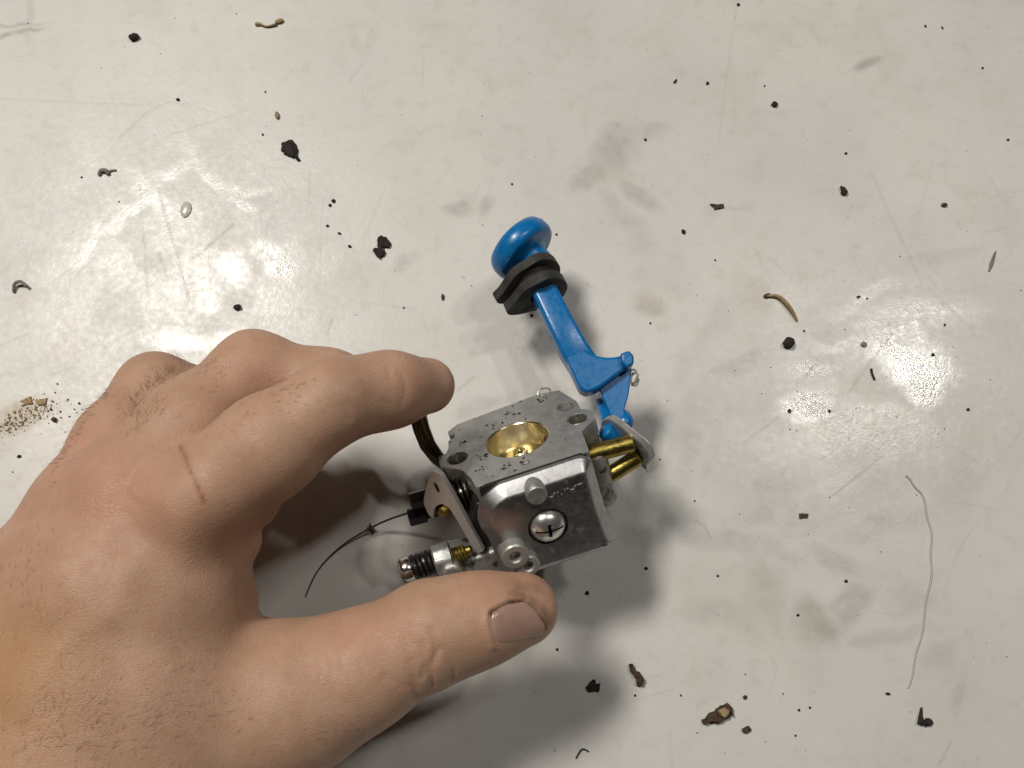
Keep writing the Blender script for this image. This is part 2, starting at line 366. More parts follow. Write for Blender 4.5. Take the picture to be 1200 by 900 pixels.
    c = mix(mth('MULTIPLY', sp.outputs[1], .9, clamp=True), c, (.36, .27, .16))
    c = mix(mth('MULTIPLY', a.outputs['Alpha'], .4, clamp=True), c, (.22, .20, .17))
    # fine scratches in two directions and tiny specks of soil
    for k, (ang, sc) in enumerate(((35, (.05, 2.2, 1)), (-50, (.06, 2.0, 1)), (82, (.05, 2.4, 1)))):
        m2 = N.new('ShaderNodeMapping'); m2.inputs['Rotation'].default_value = (0, 0, math.radians(ang)); m2.inputs['Scale'].default_value = sc
        m2.inputs['Location'].default_value = (k*31, k*13, 0); L.new(mp.outputs[0], m2.inputs[0])
        s = rng_(noise(1., 2, .5, m2.outputs[0]), .70, .80, 0, 1); g = rng_(noise(.03, 2), .45, .62)
        c = mix(mth('MULTIPLY', mth('MULTIPLY', s, g), .22), c, (.30, .28, .25))
    vo = N.new('ShaderNodeTexVoronoi'); vo.inputs['Scale'].default_value = .16; L.new(mp.outputs[0], vo.inputs['Vector'])
    spk = mth('MULTIPLY', rng_(vo.outputs['Distance'], .035, .055, 1, 0), rng_(noise(.04, 2), .5, .55))
    c = mix(mth('MULTIPLY', spk, .4), c, (.12, .09, .07))
    L.new(c, b.inputs['Base Color'])
    r = mth('ADD', rng_(noise(.06, 5, .65), .3, .7, .36, .46), mth('MULTIPLY', sp.outputs[0], -.10))
    r = mth('ADD', r, rng_(noise(.5, 5, .7), .35, .65, -.05, .05))
    a2 = N.new('ShaderNodeAttribute'); a2.attribute_name = 'gloss'
    r = mth('SUBTRACT', r, mth('MULTIPLY', sp.outputs[2], .17)); r = mth('MAXIMUM', mth('SUBTRACT', r, mth('MULTIPLY', a2.outputs['Fac'], .30)), .10); L.new(r, b.inputs['Roughness'])
    b.inputs['Specular IOR Level'].default_value = .5
    # relief: soft orange peel, scuffs and scratch grooves
    h = mth('ADD', mth('MULTIPLY', noise(.45, 3), .5), mth('MULTIPLY', noise(1.3, 4, .6), rng_(noise(.03, 3), .4, .65, .10, .45)))
    h = mth('ADD', h, mth('MULTIPLY', mth('MULTIPLY', noise(1.1, 6, .7), sp.outputs[2]), 1.6))
    h = mth('SUBTRACT', h, mth('MULTIPLY', a.outputs['Alpha'], .6))
    h = mth('ADD', h, mth('MULTIPLY', mth('MULTIPLY', noise(.9, 4, .6), a2.outputs['Fac']), .7))
    bp = N.new('ShaderNodeBump'); bp.inputs['Strength'].default_value = .55; bp.inputs['Distance'].default_value = .00012
    L.new(h, bp.inputs['Height']); L.new(bp.outputs[0], b.inputs['Normal'])
    me.materials.append(m)
    o = bpy.data.objects.new('workbench_top', me); COL.objects.link(o); tag(o, kind='structure')
build_table()

# ------------------------------------------------------------------ carburetor
c7, s7 = math.cos(math.radians(7)), math.sin(math.radians(7)); RX = np.array([[1, 0, 0], [0, c7, s7], [0, -s7, c7]])
CT = RX@np.array([1.199, -26.95, 32.579])
CR = RX@np.array([[0.95038, -0.20344, -0.23536], [0.30793, 0.72289, 0.61855], [0.0443, -0.66033, 0.74966]])
CS = .975
carb = thing('carburetor', 'grey cast metal carburetor with brass bore gripped between thumb and index finger', 'carburetor', CT, CR)
def cpart(name, VF, m, parent=carb, **k): return mk(name, VF, m, parent, scale=MM*CS, **k)
def cl(px, py, ax, val):
    """local point of the carburetor on the plane (axis ax = val) seen at a pixel"""
    r = ray(px, py)@CR; o = (CAM-CT)@CR; s = (val*CS-o[ax])/r[ax]; return (o+r*s)/CS
def cz(px, py, z):
    return ((P(px, py, z+3.2)-CT)@CR)/CS

top_out = [(-13.0, -14.8), (13.9, -15.2), (14.5, -9), (14.7, -6.0)]+circle(15.3, 0.2, 4.4, 14, -62, 62)+[(17.4, 8.6), (15.8, 13.6), (14.9, 16.6), (10, 18.0), (2.1, 17.2), (-4.8, 16.6), (-12.5, 15.8), (-15.4, 13.6),
           (-15.2, 11.4), (-14.0, 11.2), (-14.3, 9.6), (-15.9, 9.2), (-16.4, 5.6)]+circle(-15.2, 0, 4.2, 14, 122, 248)+[(-14.6, -6.4), (-13.4, -11)]
hs = [circle(0, 0, 7.85, 48), circle(-15.1, -.2, 2.7, 24), circle(15.3, .2, 2.6, 24), circle(14.2, 7.6, 2.15, 20), circle(-.4, -11.4, 1.05, 14)]
cpart('flange', prism(top_out, -4.6, 0, ID, hs), M['cast'], bevel=.3)
low = [(-12.6, -14.6), (13.6, -14.9), (14.2, -6)]+circle(15.4, .2, 4.1, 12, -60, 60)+[(15.0, 12), (13.5, 16), (-12, 15), (-12.6, 10)]
cpart('body', prism(low, -20, -4.5, ID, [circle(0, 0, 7.9, 32)]), M['castside'], bevel=.5)
cpart('body_base', prism(rounded([(-11.8, -14.4), (13.0, -14.6), (12.6, 12.5), (-11, 12.5)], 2), -25.6, -19.9, ID), M['castside'], bevel=.6)
cpart('bore_sleeve', lathe([(7.86, -.3), (7.62, -.5), (7.6, -7.2)], 64, (0, 0, 0), (0, 0, 1), False, False), M['bore'], angle=25)
cpart('venturi', join(lathe([(7.58, -6.6), (7.3, -6.95), (4.9, -7.7), (4.5, -8.3), (4.4, -14)], 64, (0, 0, 0), (0, 0, 1), False, False), lathe([(4.5, -12), (.01, -12.2)], 40, (0, 0, 0), (0, 0, 1), False, False)), M['brassdeep'], angle=25)
noz = cpart('nozzle', lathe([(1.9, -8.9), (1.9, -6.7), (1.6, -6.4), (1.25, -6.4), (1.15, -7.0), (.7, -7.1), (.65, -6.1), (.4, -5.9), (.01, -5.85)], 28, (.3, 4.9, 0), (0, 0, 1), True, False), M['brass'])
cpart('idle_port', lathe([(.95, 0), (.95, .8), (.7, .9), (.01, .5)], 16, (7.35, 1.1, -3.6), (-1, -.15, 0), True, False), M['rust'])
for (x, y, r) in ((-15.1, -.2, 2.68), (15.3, .2, 2.58)):
    cpart('mount_bushing', lathe([(r, -5), (r, -.25), (r-.3, -.05), (r-.45, -.3), (r-.5, -4.9), (.01, -5)], 28, (x, y, 0), (0, 0, 1), True, False), M['zinc'])
cpart('bolt', lathe([(2.1, -4.8), (2.1, -2.6), (1.7, -2.2), (.8, -2.3), (.01, -2.6)], 20, (14.2, 7.6, 0), (0, 0, 1), True, False), M['castside'])
cpart('port_plug', lathe([(1.03, -3), (1.03, -.9), (.01, -.8)], 14, (-.4, -11.4, 0), (0, 0, 1), True, False), M['zinc'])
cpart('circlip', tube([(11.2+1.7*math.cos(a), 17.3+.9*math.sin(a), .1+.9*math.sin(a)) for a in np.linspace(0, 4.4, 14)], .28, 6), M['zinc'])
cpart('gasket', prism(rounded([(-12.6, .0), (13.3, .05), (13.9, -24.5), (-11, -25)], 1.5), -15.75, -14.7, FY), M['dark'])

cov = [(-8.2, .15), (11.8, .35), (13.8, -1.2), (14.1, -15), (15.2, -24.6), (10.9, -26.6), (-4.5, -26.4), (-13.2, -25.2), (-13.7, -12.8), (-15.0, -9), (-14.4, -5), (-12, -1.6)]
cov = rounded(cov, [1.5, 2, 1.5, 4, 1.2, 1, 1, 2, 3, 2, 2, 2.0], 5)
cover = cpart('pump_cover', loft(cov, [(.3, -15.7), (0, -15.9), (0, -16.7), (.25, -17.0), (.6, -17.35), (2.2, -19.2), (2.6, -19.5), (3.3, -19.6)], FY, [circle(0, -13.1, 4.75, 36)], 1.1), M['cover'], angle=60)
cpart('boss', lathe([(2.6, 15.5), (2.55, 18.6), (2.4, 21.2), (2.15, 21.5), (.01, 21.5)], 28, (-.7, 0, -2.9), (0, -1, 0), True, False), M['cast'], parent=cover)
# raised lettering, cast upside down
fc = bpy.data.curves.new('lettering', 'FONT'); fc.body = 'ZAMA'; fc.size = 3.3*MM*CS; fc.extrude = .24*MM*CS; fc.bevel_depth = .05*MM*CS; fc.space_character = 1.05
fo = bpy.data.objects.new('t', fc); COL.objects.link(fo); dg = bpy.context.evaluated_depsgraph_get()
tm = bpy.data.meshes.new_from_object(fo.evaluated_get(dg)); bpy.data.objects.remove(fo)
let = bpy.data.objects.new('lettering', tm); COL.objects.link(let); tm.materials.clear(); tm.materials.append(M['cover']); let.parent = cover
let.matrix_local = Matrix.Translation(Vector((10.7, -19.62, -4.55))*MM*CS) @ Matrix(((-1, 0, 0), (0, 0, -1), (0, -1, 0))).to_4x4() @ Matrix.Rotation(math.radians(2), 4, 'Z')
# cover screw, domed with slot and cross
hd = [(4.2, 0), (4.2, .4), (4.05, 1.1), (3.5, 1.9), (2.7, 2.5), (1.7, 2.9), (.8, 3.07), (.01, 3.1)]
scr = cpart('cover_screw', lathe(hd, 40, (0, -18.6, -13.1), (0, -1, 0), True, True), M['screw'], angle=60)
cut = cpart('cutter', join(box((0, -21.4, 0), (9.5, 1.5, .5)), box((0, -21.2, 0), (.8, 2.4, 3.4))), M['dark'], parent=None, smooth=False)
cut.matrix_world = carb.matrix_world @ Matrix.Translation(Vector((0, 0, -13.1))*MM*CS) @ Matrix.Rotation(math.radians(6), 4, 'Y')
bpy.context.view_layer.update(); boolean_diff(scr, cut)
sm_ = scr.data; sm_.materials.clear(); sm_.materials.append(M['screw']); sm_.materials.append(M['dark']); hr = np.array(hd)[::-1]
for pl in sm_.polygons:
    c_ = np.array(pl.center)/(MM*CS); pl.material_index = int(c_[1]+18.6+np.interp(math.hypot(c_[0], c_[2]+13.1), hr[:, 0], hr[:, 1]) > .1)  # faces inside the slot and cross get black as painted shade
cpart('recess_shade_disc', lathe([(4.7, 0), (4.7, .35), (4.0, .35)], 36, (0, -18.55, -13.1), (0, -1, 0), True, True), M['dark'])  # added dark disc, painted shade for the recess around the screw
# double ring boss on the cover
for (x, z, r, ri, h) in ((-9.3, -16.2, 3.3, 1.3, 22.6), (-7.0, -20.2, 2.8, 1.15, 22.2)):
    cpart('ring_boss', lathe([(r, 17.0), (r, h-.4), (r-.35, h), (ri+.35, h), (ri, h-.35), (ri, h-2), (.01, h-2)], 30, (x, 0, z), (0, -1, 0), True, False), M['dullcast'], parent=cover)

# throttle lever, torsion spring and shaft on the left
def plate(name, pix, nrm_org, n, th, m, **k):
    """plate traced on the plane through nrm_org with normal n"""
    n = np.asarray(n, float); n /= np.linalg.norm(n); o = (CAM-CT)@CR; pts = []
    for q in pix:
        r = ray(*q)@CR; s = ((np.asarray(nrm_org)*CS-o)@n)/(r@n); pts.append((o+r*s)/CS)
    pts = np.array(pts); nn = len(pts); V = list(pts)+list(pts-n*th)
    Fc = [tuple(range(nn)), tuple(range(2*nn-1, nn-1, -1))]+[(i, (i+1) % nn, nn+(i+1) % nn, nn+i) for i in range(nn)]
    return cpart(name, (V, Fc), m, **k)
Z3 = lambda x, y: (440+x*.18333, 540+y*.18333)
lev = plate('throttle_lever', rounded([Z3(*q) for q in ((362, 62), (420, 85), (455, 150), (545, 310), (620, 450), (690, 578), (655, 592), (600, 520), (545, 420), (470, 300), (420, 270), (375, 300), (368, 372), (335, 340), (305, 270), (318, 190), (345, 100))],
            [3, 4, 8, 20, 20, .8, .8, 20, 20, 8, 6, 4, 1, 5, 5, 10, 6], 4), (-20, -13.0, -6), (-.45, -.85, .12), 1.5, M['lever'], bevel=.3)
plate('lever_slot_shade', rounded([Z3(*q) for q in ((368, 135), (392, 150), (412, 195), (400, 205), (378, 165))], 2, 3), (-20, -13.12, -6), (-.45, -.85, .12), .3, M['dark'], parent=lev)  # thin dark plate on the lever, painted as the shade in a slot
c0 = cl(*Z3(432, 325), 1, -12.5)
cpart('throttle_shaft', lathe([(1.15, -9), (1.15, .5), (.9, .9), (.01, 1.0)], 20, c0, (-.55, -.75, .35), True, False), M['brasspin'])
s0 = cl(542, 578, 1, -4.5)
cpart('torsion_spring', helix(s0-np.array([4.2, 0, 0]), (1, 0, .05), 3.7, 7, 8.4, .48, 18, 6), M['spring'])
cpart('spring_post', lathe([(3.0, -5), (3.0, 6)], 20, s0, (1, 0, 0)), M['black'])
cpart('spring_housing', prism(rounded([cl(*q, 1, -2.5)[[0, 2]] for q in ((518, 551), (536, 552), (556, 567), (556, 604), (545, 612), (526, 592))], .8), -2.5, 5, FY), M['black'], bevel=.5)
for (q, r) in (((491, 585), 2.3), ((489, 604), 2.4)):
    e = cl(*q, 1, -2)
    cpart('adjuster_head', join(lathe([(r, -2.2), (r, 1.8), (r-.3, 2.2), (.01, 2.2)], 6, e, (-1, 0, .06), True, False, .4), lathe([(1.6, -12), (1.6, -2.1)], 16, e, (-1, 0, .06))), M['blackplastic'], bevel=.3)
# idle speed screw at the lower left
a0 = cl(475, 668, 1, -14.5); a1 = cl(546, 646, 1, -14.5); ax = (a1-a0)/np.linalg.norm(a1-a0); La = np.linalg.norm(a1-a0)
scw = cpart('idle_screw', join(lathe([(.01, -1.5), (1.6, -1.4), (2.7, -.9), (3.0, -.2), (3.0, 1.4), (2.7, 1.9), (1.4, 2.0), (1.4, La-5)], 28, a0, ax, False, True)), M['nickel'], angle=60)
cpart('thread', join(lathe([(1.2, La-6.5), (1.2, La+1.0), (.6, La+1.6)], 18, a0, ax), helix(a0+ax*(La-5.5), ax, 1.5, 7, 5.6, .36, 16, 5)), M['brasspin'], parent=scw)
cpart('screw_spring', join(helix(a0+ax*2.0, ax, 2.55, 4.6, 5.4, .55, 20, 7), lathe([(1.9, 2), (1.9, 7.5)], 16, a0, ax)), M['black'])
nb = a0+ax*9.0
cpart('screw_lug', join(lathe([(3.5, -2.2), (3.7, -1.7), (3.7, 1.9), (3.3, 2.4)], 8, nb, ax, True, True, .35), lathe([(2.3, 0), (2.3, 4.2), (2.0, 4.7), (.01, 4.7)], 22, nb+np.array([1.2, 0, -2.2]), (0, -1, 0.1), True, False)), M['cast'], bevel=.5)
f0 = cl(556, 662, 1, -12)
cpart('lug_arm', prism(rounded([cl(*q, 1, -14)[[0, 2]] for q in ((525, 655), (560, 650), (585, 640), (590, 668), (560, 690), (525, 680))], 1.5), -15, -6, FY), M['castside'], bevel=1., seg=3)
cpart('side_wall', prism(rounded([cl(*q, 1, -11)[[0, 2]] for q in ((556, 585), (572, 580), (590, 650), (565, 655), (548, 625))], 1), -13, 0, FY), M['dark'], bevel=.5)  # left side of the body, its shadow put into a near-black colour
# fuel elbow
cpart('fuel_elbow', tube([cz(482, 456, 41), cz(485, 468, 35), cz(489, 484, 29), cz(494, 503, 26.5), cz(501, 521, 24.5), cz(512, 536, 21), cz(524, 545, 16)], [2.2, 2.2, 2.2, 2.1, 2.05, 1.9, 1.8], 18), M['brown'])
# right side: mixture screws and their plate
def pin(q0, q1, y, r, nm):
    b0 = cl(*q0, 1, y); b1 = cl(*q1, 1, y); d = b1-b0; l = np.linalg.norm(d)
    return cpart(nm, lathe([(r, -3), (r, l-.3), (r-.3, l), (r*.4, l+.02), (r*.4, l-.7), (.01, l-.7)], 24, b0, d, True, False), M['brasspin'])
pin((700, 530), (741, 519), -5.5, 2.25, 'mixture_screw'); pin((717, 555), (749, 535), -4.5, 2.1, 'mixture_screw')
rib = []
edge = [(704, 497, 25), (707, 492, 28), (713, 491, 30), (724, 498, 31), (738, 510, 32), (751, 520, 32.5), (759, 530, 32), (761, 539, 31), (757, 545, 30)]
ctr = np.array([cz(*e) for e in edge]); k = 6; V = []
dv = cz(741, 540, 21)-cz(743, 512, 32)
nrm = np.array([.75, -.2, .5]); nrm /= np.linalg.norm(nrm)
for i in range(len(ctr)):
    t = np.sin(math.pi*(i/(len(ctr)-1)))**.5 if 0 < i < len(ctr)-1 else .12
    A = ctr[i]; B = ctr[i]+dv*(.15+.85*t)*.9
    V += [A, A+nrm*1.9, B+nrm*1.9, B]
Fq = []
for i in range(len(ctr)-1):
    for j in range(4): Fq.append((i*4+j, i*4+(j+1) % 4, (i+1)*4+(j+1) % 4, (i+1)*4+j))
Fq += [(3, 2, 1, 0), tuple(range(len(V)-4, len(V)))]
cpart('choke_plate', (V, Fq), M['lever'], bevel=.45)
cpart('choke_shaft', lathe([(1.6, 0), (1.6, 6.5), (1.2, 6.9), (.01, 6.9)], 20, cz(706, 516, 25), (.95, .1, -.2), True, False), M['brasspin'])
cpart('side_column', loft(circle(16.1, -5.0, 3.4, 24), [(.6, -22), (0, -21), (0, -7.5), (.3, -7)], ID), M['castside'])
cpart('wall_stain', prism([(14.25, -9.5), (15.3, -6.9), (14.75, -4.9), (14.1, -5.5)], -12, -.55, ID), M['rust'])

# ------------------------------------------------------------------ blue choke rod
rod = thing('choke_rod', 'blue plastic choke rod with round knob and black rubber grommet standing out behind the carburetor', 'choke rod', P(655, 395, 0))
RO = P(655, 395, 0)
def rpart(name, VF, m, parent=rod, **k): return mk(name, (np.asarray(VF[0], float)-RO, VF[1]), m, parent, **k)
k0 = P(611, 291, 22); k1 = P(643, 352, 22); dax = k1-k0; dax /= np.linalg.norm(dax)
kd = P(611+36, 291+36, 22)-k0; kd /= np.linalg.norm(kd); kd = kd+np.array([0.0, 0.0, .12])
rpart('knob', lathe([(.01, -3.4), (4, -3.3), (7.3, -3.1), (8.6, -2.4), (9.2, -.9), (9.2, 1.3), (8.7, 2.4), (7.9, 2.9), (6.6, 2.8), (5.2, 3.0), (4.4, 3.6), (4.0, 8)], 56, k0, kd, False, True), M['blue'], angle=70)
def along(path, w, h, r=.8):
    """rectangular bar with rounded edges swept along a path; w across (horizontal), h upright"""
    path = np.asarray(path, float); t = np.gradient(path, axis=0); V = []; Fc = []; m = len(path)
    w = np.broadcast_to(np.asarray(w, float), (m,)); h = np.broadcast_to(np.asarray(h, float), (m,))
    for i in range(m):
        d = t[i]/np.linalg.norm(t[i]); s = np.cross(d, [0, 0, 1]); s /= np.linalg.norm(s); u = np.cross(s, d)
        for a, b in rounded([(-w[i]/2, -h[i]/2), (w[i]/2, -h[i]/2), (w[i]/2, h[i]/2), (-w[i]/2, h[i]/2)], r, 3): V.append(path[i]+s*a+u*b)
    n = len(V)//m
    for i in range(m-1):
        for k in range(n): j = (k+1) % n; Fc.append((i*n+k, i*n+j, (i+1)*n+j, (i+1)*n+k))
    Fc += [tuple(range(n-1, -1, -1)), tuple(range((m-1)*n, m*n))]
    return V, Fc
def slab(pix, z0, z1, r=1.5):
    """block with the outline seen at the pixels at its top height z1, standing down to z0"""
    pts = [P(x, y, z1)[:2] for x, y in pix]; return prism(rounded(pts, r, 4), z0, z1, lambda a, b, h: (a, b, h))
rpart('shaft', along([P(618, 303, 22), P(640, 348, 22.5), P(656, 380, 22.8), P(672, 411, 23), P(686, 432, 21)], [6, 6.6, 6.9, 7.2, 7.4], [6, 6.6, 6.8, 7, 7], 1.3), M['blue'], angle=50)
rpart('gusset', slab([(657, 406), (676, 398), (690, 414), (712, 419), (731, 416), (739, 424), (734, 431), (702, 455), (688, 460), (680, 456)], 20.5, 26.0, 1.8), M['blue'], bevel=.7, seg=3)
rpart('finger_tab', slab([(727, 414), (737, 410), (743, 416), (743, 426), (735, 431), (728, 424)], 20, 28.0, .6), M['blue'], bevel=.6, seg=3)
rpart('arm', slab([(700, 452), (741, 427), (737, 462), (731, 482), (735, 491), (727, 499), (715, 486), (709, 470)], 15.0, 23.0, 1.4), M['blue'], bevel=.6, seg=3)
rpart('toe', lathe([(.01, -2.6), (1.6, -2.2), (2.2, -1), (2.2, 1.5), (1.5, 2.4), (.01, 2.6)], 20, P(731, 492, 21), (.2, -.8, .5), False, False), M['blue'])
rpart('clip', along([P(704, 472, 17), P(707, 482, 20), P(711, 492, 23), P(710, 503, 25)], [2.6]*4, [2.6]*4, .8), M['blue'])
rpart('hook', lathe([(1.9, -2.8), (2.1, -1.6), (2.1, .9), (1.3, 1.6), (.01, 1.7)], 20, cz(712, 507, 27)@CR.T*CS+CT, (-.75, .45, .5), True, False), M['blue'])
# grommet: two tear-shaped rubber flanges and the neck between
def flange(name, c, lp, rp, th):
    """lp, rp: pixels of the pointed and the round end"""
    c = np.asarray(c, float); u = P(*rp[:2], rp[2])-P(*lp[:2], lp[2]); W_ = np.linalg.norm(u); u /= W_; dn = dax+np.array([0, 0, .22]); n = dn-u*(dn@u); n /= np.linalg.norm(n); v = np.cross(n, u); mid = (P(*rp[:2], rp[2])+P(*lp[:2], lp[2]))/2
    R2 = W_*.43; out = rounded([(-W_/2, -1.3), (-W_/2+1.8, -2.6), (-W_*.1, -R2*.85), (W_*.22, -R2), (W_/2-1.5, -R2*.6), (W_/2, 0), (W_/2-1.5, R2*.6), (W_*.22, R2), (-W_*.1, R2*.85), (-W_/2+1.8, 2.2), (-W_/2, 1.0)], 3, 4)
    VF = prism(out, -th/2, th/2, lambda a, b, h: mid+u*a+v*b+n*h, [circle(W_*.08, 0, 3.2, 20)])
    V = np.array(VF[0]); V += n*((np.sin(((V-mid)@u)*.7)*.25)[:, None])
    return rpart(name, (V, VF[1]), M['rubber'], bevel=.4, seg=2)
flange('grommet_flange', k0, (580, 350, 20), (655, 307, 23), 2.5); flange('grommet_flange', k0, (592, 362, 20), (664, 328, 23), 2.6)
rpart('grommet_neck', lathe([(5.0, -3), (5.3, -1), (5.0, 0), (5.4, 1), (5.0, 3)], 26, P(627, 329, 22), dax), M['rubber'])

# ------------------------------------------------------------------ hand (one continuous surface from blended round cones)
def hp(px, py, z, rpx):
    p = P(px, py, z); return p, rpx/F_PX*depth(p)
def rcone(p, a, b, r1, r2):
    ba = b-a; l2 = ba@ba; rr = r1-r2; a2 = max(l2-rr*rr, 1e-6); il2 = 1/l2
    pa = p-a; y = pa@ba; z = y-l2; x = pa*l2-y[:, None]*ba; x2 = (x*x).sum(1); y2 = y*y*l2; z2 = z*z*l2; k = np.sign(rr)*rr*rr*x2
    out = (np.sqrt(x2*a2*il2)+y*rr)*il2-r1
    c1 = np.sign(z)*a2*z2 > k; c2 = ~c1 & (np.sign(y)*a2*y2 < k)
    out[c1] = np.sqrt(x2[c1]+z2[c1])*il2-r2; out[c2] = np.sqrt(x2[c2]+y2[c2])*il2-r1
    return out
def smin(a, b, k):
    h = np.maximum(k-np.abs(a-b), 0)/k; return np.minimum(a, b)-h*h*k*.25
def smax(a, b, k): return -smin(-a, -b, k)
INDEX = [hp(228, 590, 62, 66), hp(315, 523, 66, 55), hp(392, 469, 67, 44), hp(455, 457, 61, 39), hp(500, 452, 53, 33)]
MIDDLE = [hp(150, 575, 58, 62), hp(222, 499, 54, 50), hp(297, 434, 48, 41), hp(385, 456, 46, 41), hp(440, 470, 38, 34)]
RING = [hp(98, 600, 50, 58), hp(140, 520, 44, 46), hp(182, 459, 38, 40), hp(250, 478, 30, 38), hp(342, 524, 24, 33)]
PINKY = [hp(70, 650, 40, 48), hp(110, 560, 28, 40), hp(150, 520, 22, 36), hp(240, 520, 18, 32), hp(308, 556, 18, 29)]
PALM = [[hp(228, 590, 55, 66), hp(195, 690, 54, 80), hp(188, 830, 50, 105), hp(120, 1000, 50, 130)],
        [hp(150, 575, 57, 62), hp(120, 690, 57, 84), hp(95, 830, 54, 105), hp(30, 1000, 52, 125)],
        [hp(98, 600, 49, 58), hp(55, 690, 50, 76), hp(15, 830, 48, 105), hp(-40, 1000, 48, 120)],
        [hp(70, 650, 40, 44), hp(0, 760, 40, 80), hp(-50, 880, 42, 100)],
        [hp(60, 960, 50, 140), hp(-60, 1250, 50, 150)]]
THUMB = [hp(215, 880, 46, 105), hp(345, 818, 44, 84), hp(420, 786, 45, 66), hp(505, 742, 46, 57), hp(560, 726, 45, 50), hp(611, 714, 43, 43)]
WEB = [hp(244, 606, 54, 46), hp(214, 690, 52, 54), hp(244, 784, 46, 58), hp(330, 815, 43, 70)]
BUMPS = [(hp(299, 592, 56, 25), 2.2), (hp(279, 634, 54, 27), 1.6), (hp(262, 702, 48, 38), 2.2)]
def chain(p, c, k):
    d = None
    for (a, r1), (b, r2) in zip(c[:-1], c[1:]):
        e = rcone(p, a, b, r1, r2); d = e if d is None else smin(d, e, k)
    return d
def hand_sdf(p):
    palm = None
    for c in PALM:
        e = chain(p, c, 6); palm = e if palm is None else smin(palm, e, 9)
    palm = smin(palm, chain(p, WEB, 5), 8)
    for (q, r), k in BUMPS: palm = smin(palm, np.linalg.norm(p-q, axis=1)-r, k)
    fing = None
    for c in (INDEX, MIDDLE, RING, PINKY):
        e = chain(p, c, 6.0); fing = e if fing is None else smin(fing, e, 1.3)
    d = smin(palm, fing, 5)
    return smin(d, chain(p, THUMB, 5), 5)
def trace(px, py):
    """where the view ray of a pixel meets the hand (mm), or None"""
    q = np.array([ray(x, y) for x, y in zip(px, py)]); q /= np.linalg.norm(q, axis=1)[:, None]; t = np.full(len(q), 120.)
    for _ in range(60): t = t+np.clip(hand_sdf(CAM+q*t[:, None]), -5, 30)*.8
    return CAM+q*t[:, None], t < 300
def grad(p, e=.15):
    g = np.stack([hand_sdf(p+np.eye(3)[i]*e)-hand_sdf(p-np.eye(3)[i]*e) for i in range(3)], 1); return g/(np.linalg.norm(g, axis=1)[:, None]+1e-9)

def surface_nets(lo, hi, h):
    n = np.ceil((hi-lo)/h).astype(int)+1; B = 6; n = ((n+B-1)//B)*B
    gc = [lo[i]+h*(np.arange(n[i]//B)*B+(B-1)/2) for i in range(3)]
    Cc = np.stack(np.meshgrid(*gc, indexing='ij'), -1).reshape(-1, 3); dc = hand_sdf(Cc); R = h*B*.5*1.74+h*1.5
    blk = dc.reshape(n//B); full = np.repeat(np.repeat(np.repeat(blk, B, 0), B, 1), B, 2).astype(np.float32)
    act = np.abs(dc) < R*1.05; idx = np.argwhere(act.reshape(n//B))
    off = np.stack(np.meshgrid(*[np.arange(B)]*3, indexing='ij'), -1).reshape(-1, 3)
    ii = (idx[:, None, :]*B+off[None]).reshape(-1, 3)
    for s in range(0, len(ii), 400000):
        q = ii[s:s+400000]; full[q[:, 0], q[:, 1], q[:, 2]] = hand_sdf(lo+q*h)
    S = full < 0
    c = np.zeros(np.array(S.shape)-1, np.int8)
    for dx in (0, 1):
        for dy in (0, 1):
            for dz in (0, 1): c += S[dx:S.shape[0]-1+dx, dy:S.shape[1]-1+dy, dz:S.shape[2]-1+dz]
    cells = np.argwhere((c > 0) & (c < 8)); vid = np.full(c.shape, -1, np.int64); vid[tuple(cells.T)] = np.arange(len(cells))
    acc = np.zeros((len(cells), 3)); cnt = np.zeros(len(cells))
    cor = [(i, j, k) for i in (0, 1) for j in (0, 1) for k in (0, 1)]
    for a in cor:
        for ax in range(3):
            if a[ax]: continue
            b = list(a); b[ax] = 1
            va = full[cells[:, 0]+a[0], cells[:, 1]+a[1], cells[:, 2]+a[2]]; vb = full[cells[:, 0]+b[0], cells[:, 1]+b[1], cells[:, 2]+b[2]]
            m = (va < 0) != (vb < 0); t = np.where(m, va/np.where(m, va-vb, 1), 0)
            pt = np.tile(np.array(a, float), (len(cells), 1)); pt[:, ax] += t; acc[m] += pt[m]; cnt[m] += 1
    V = lo+(cells+acc/cnt[:, None])*h; quads = []
    for ax in range(3):
        u, v = [(1, 2), (2, 0), (0, 1)][ax]
        s0 = [slice(0, -1)]*3; s1 = [slice(0, -1)]*3; s0[ax] = slice(0, -1); s1[ax] = slice(1, None)
        A = S[tuple(s0)]; Bm = S[tuple(s1)]; e = np.argwhere(A != Bm); e = e[(e[:, u] > 0) & (e[:, v] > 0)]
        flip = A[tuple(e.T)]; U_ = np.zeros(3, int); U_[u] = 1; V_ = np.zeros(3, int); V_[v] = 1
        q = np.stack([vid[tuple((e-U_-V_).T)], vid[tuple((e-V_).T)], vid[tuple(e.T)], vid[tuple((e-U_).T)]], 1)
        q[~flip] = q[~flip][:, ::-1]; quads.append(q)
    return V, np.concatenate(quads)

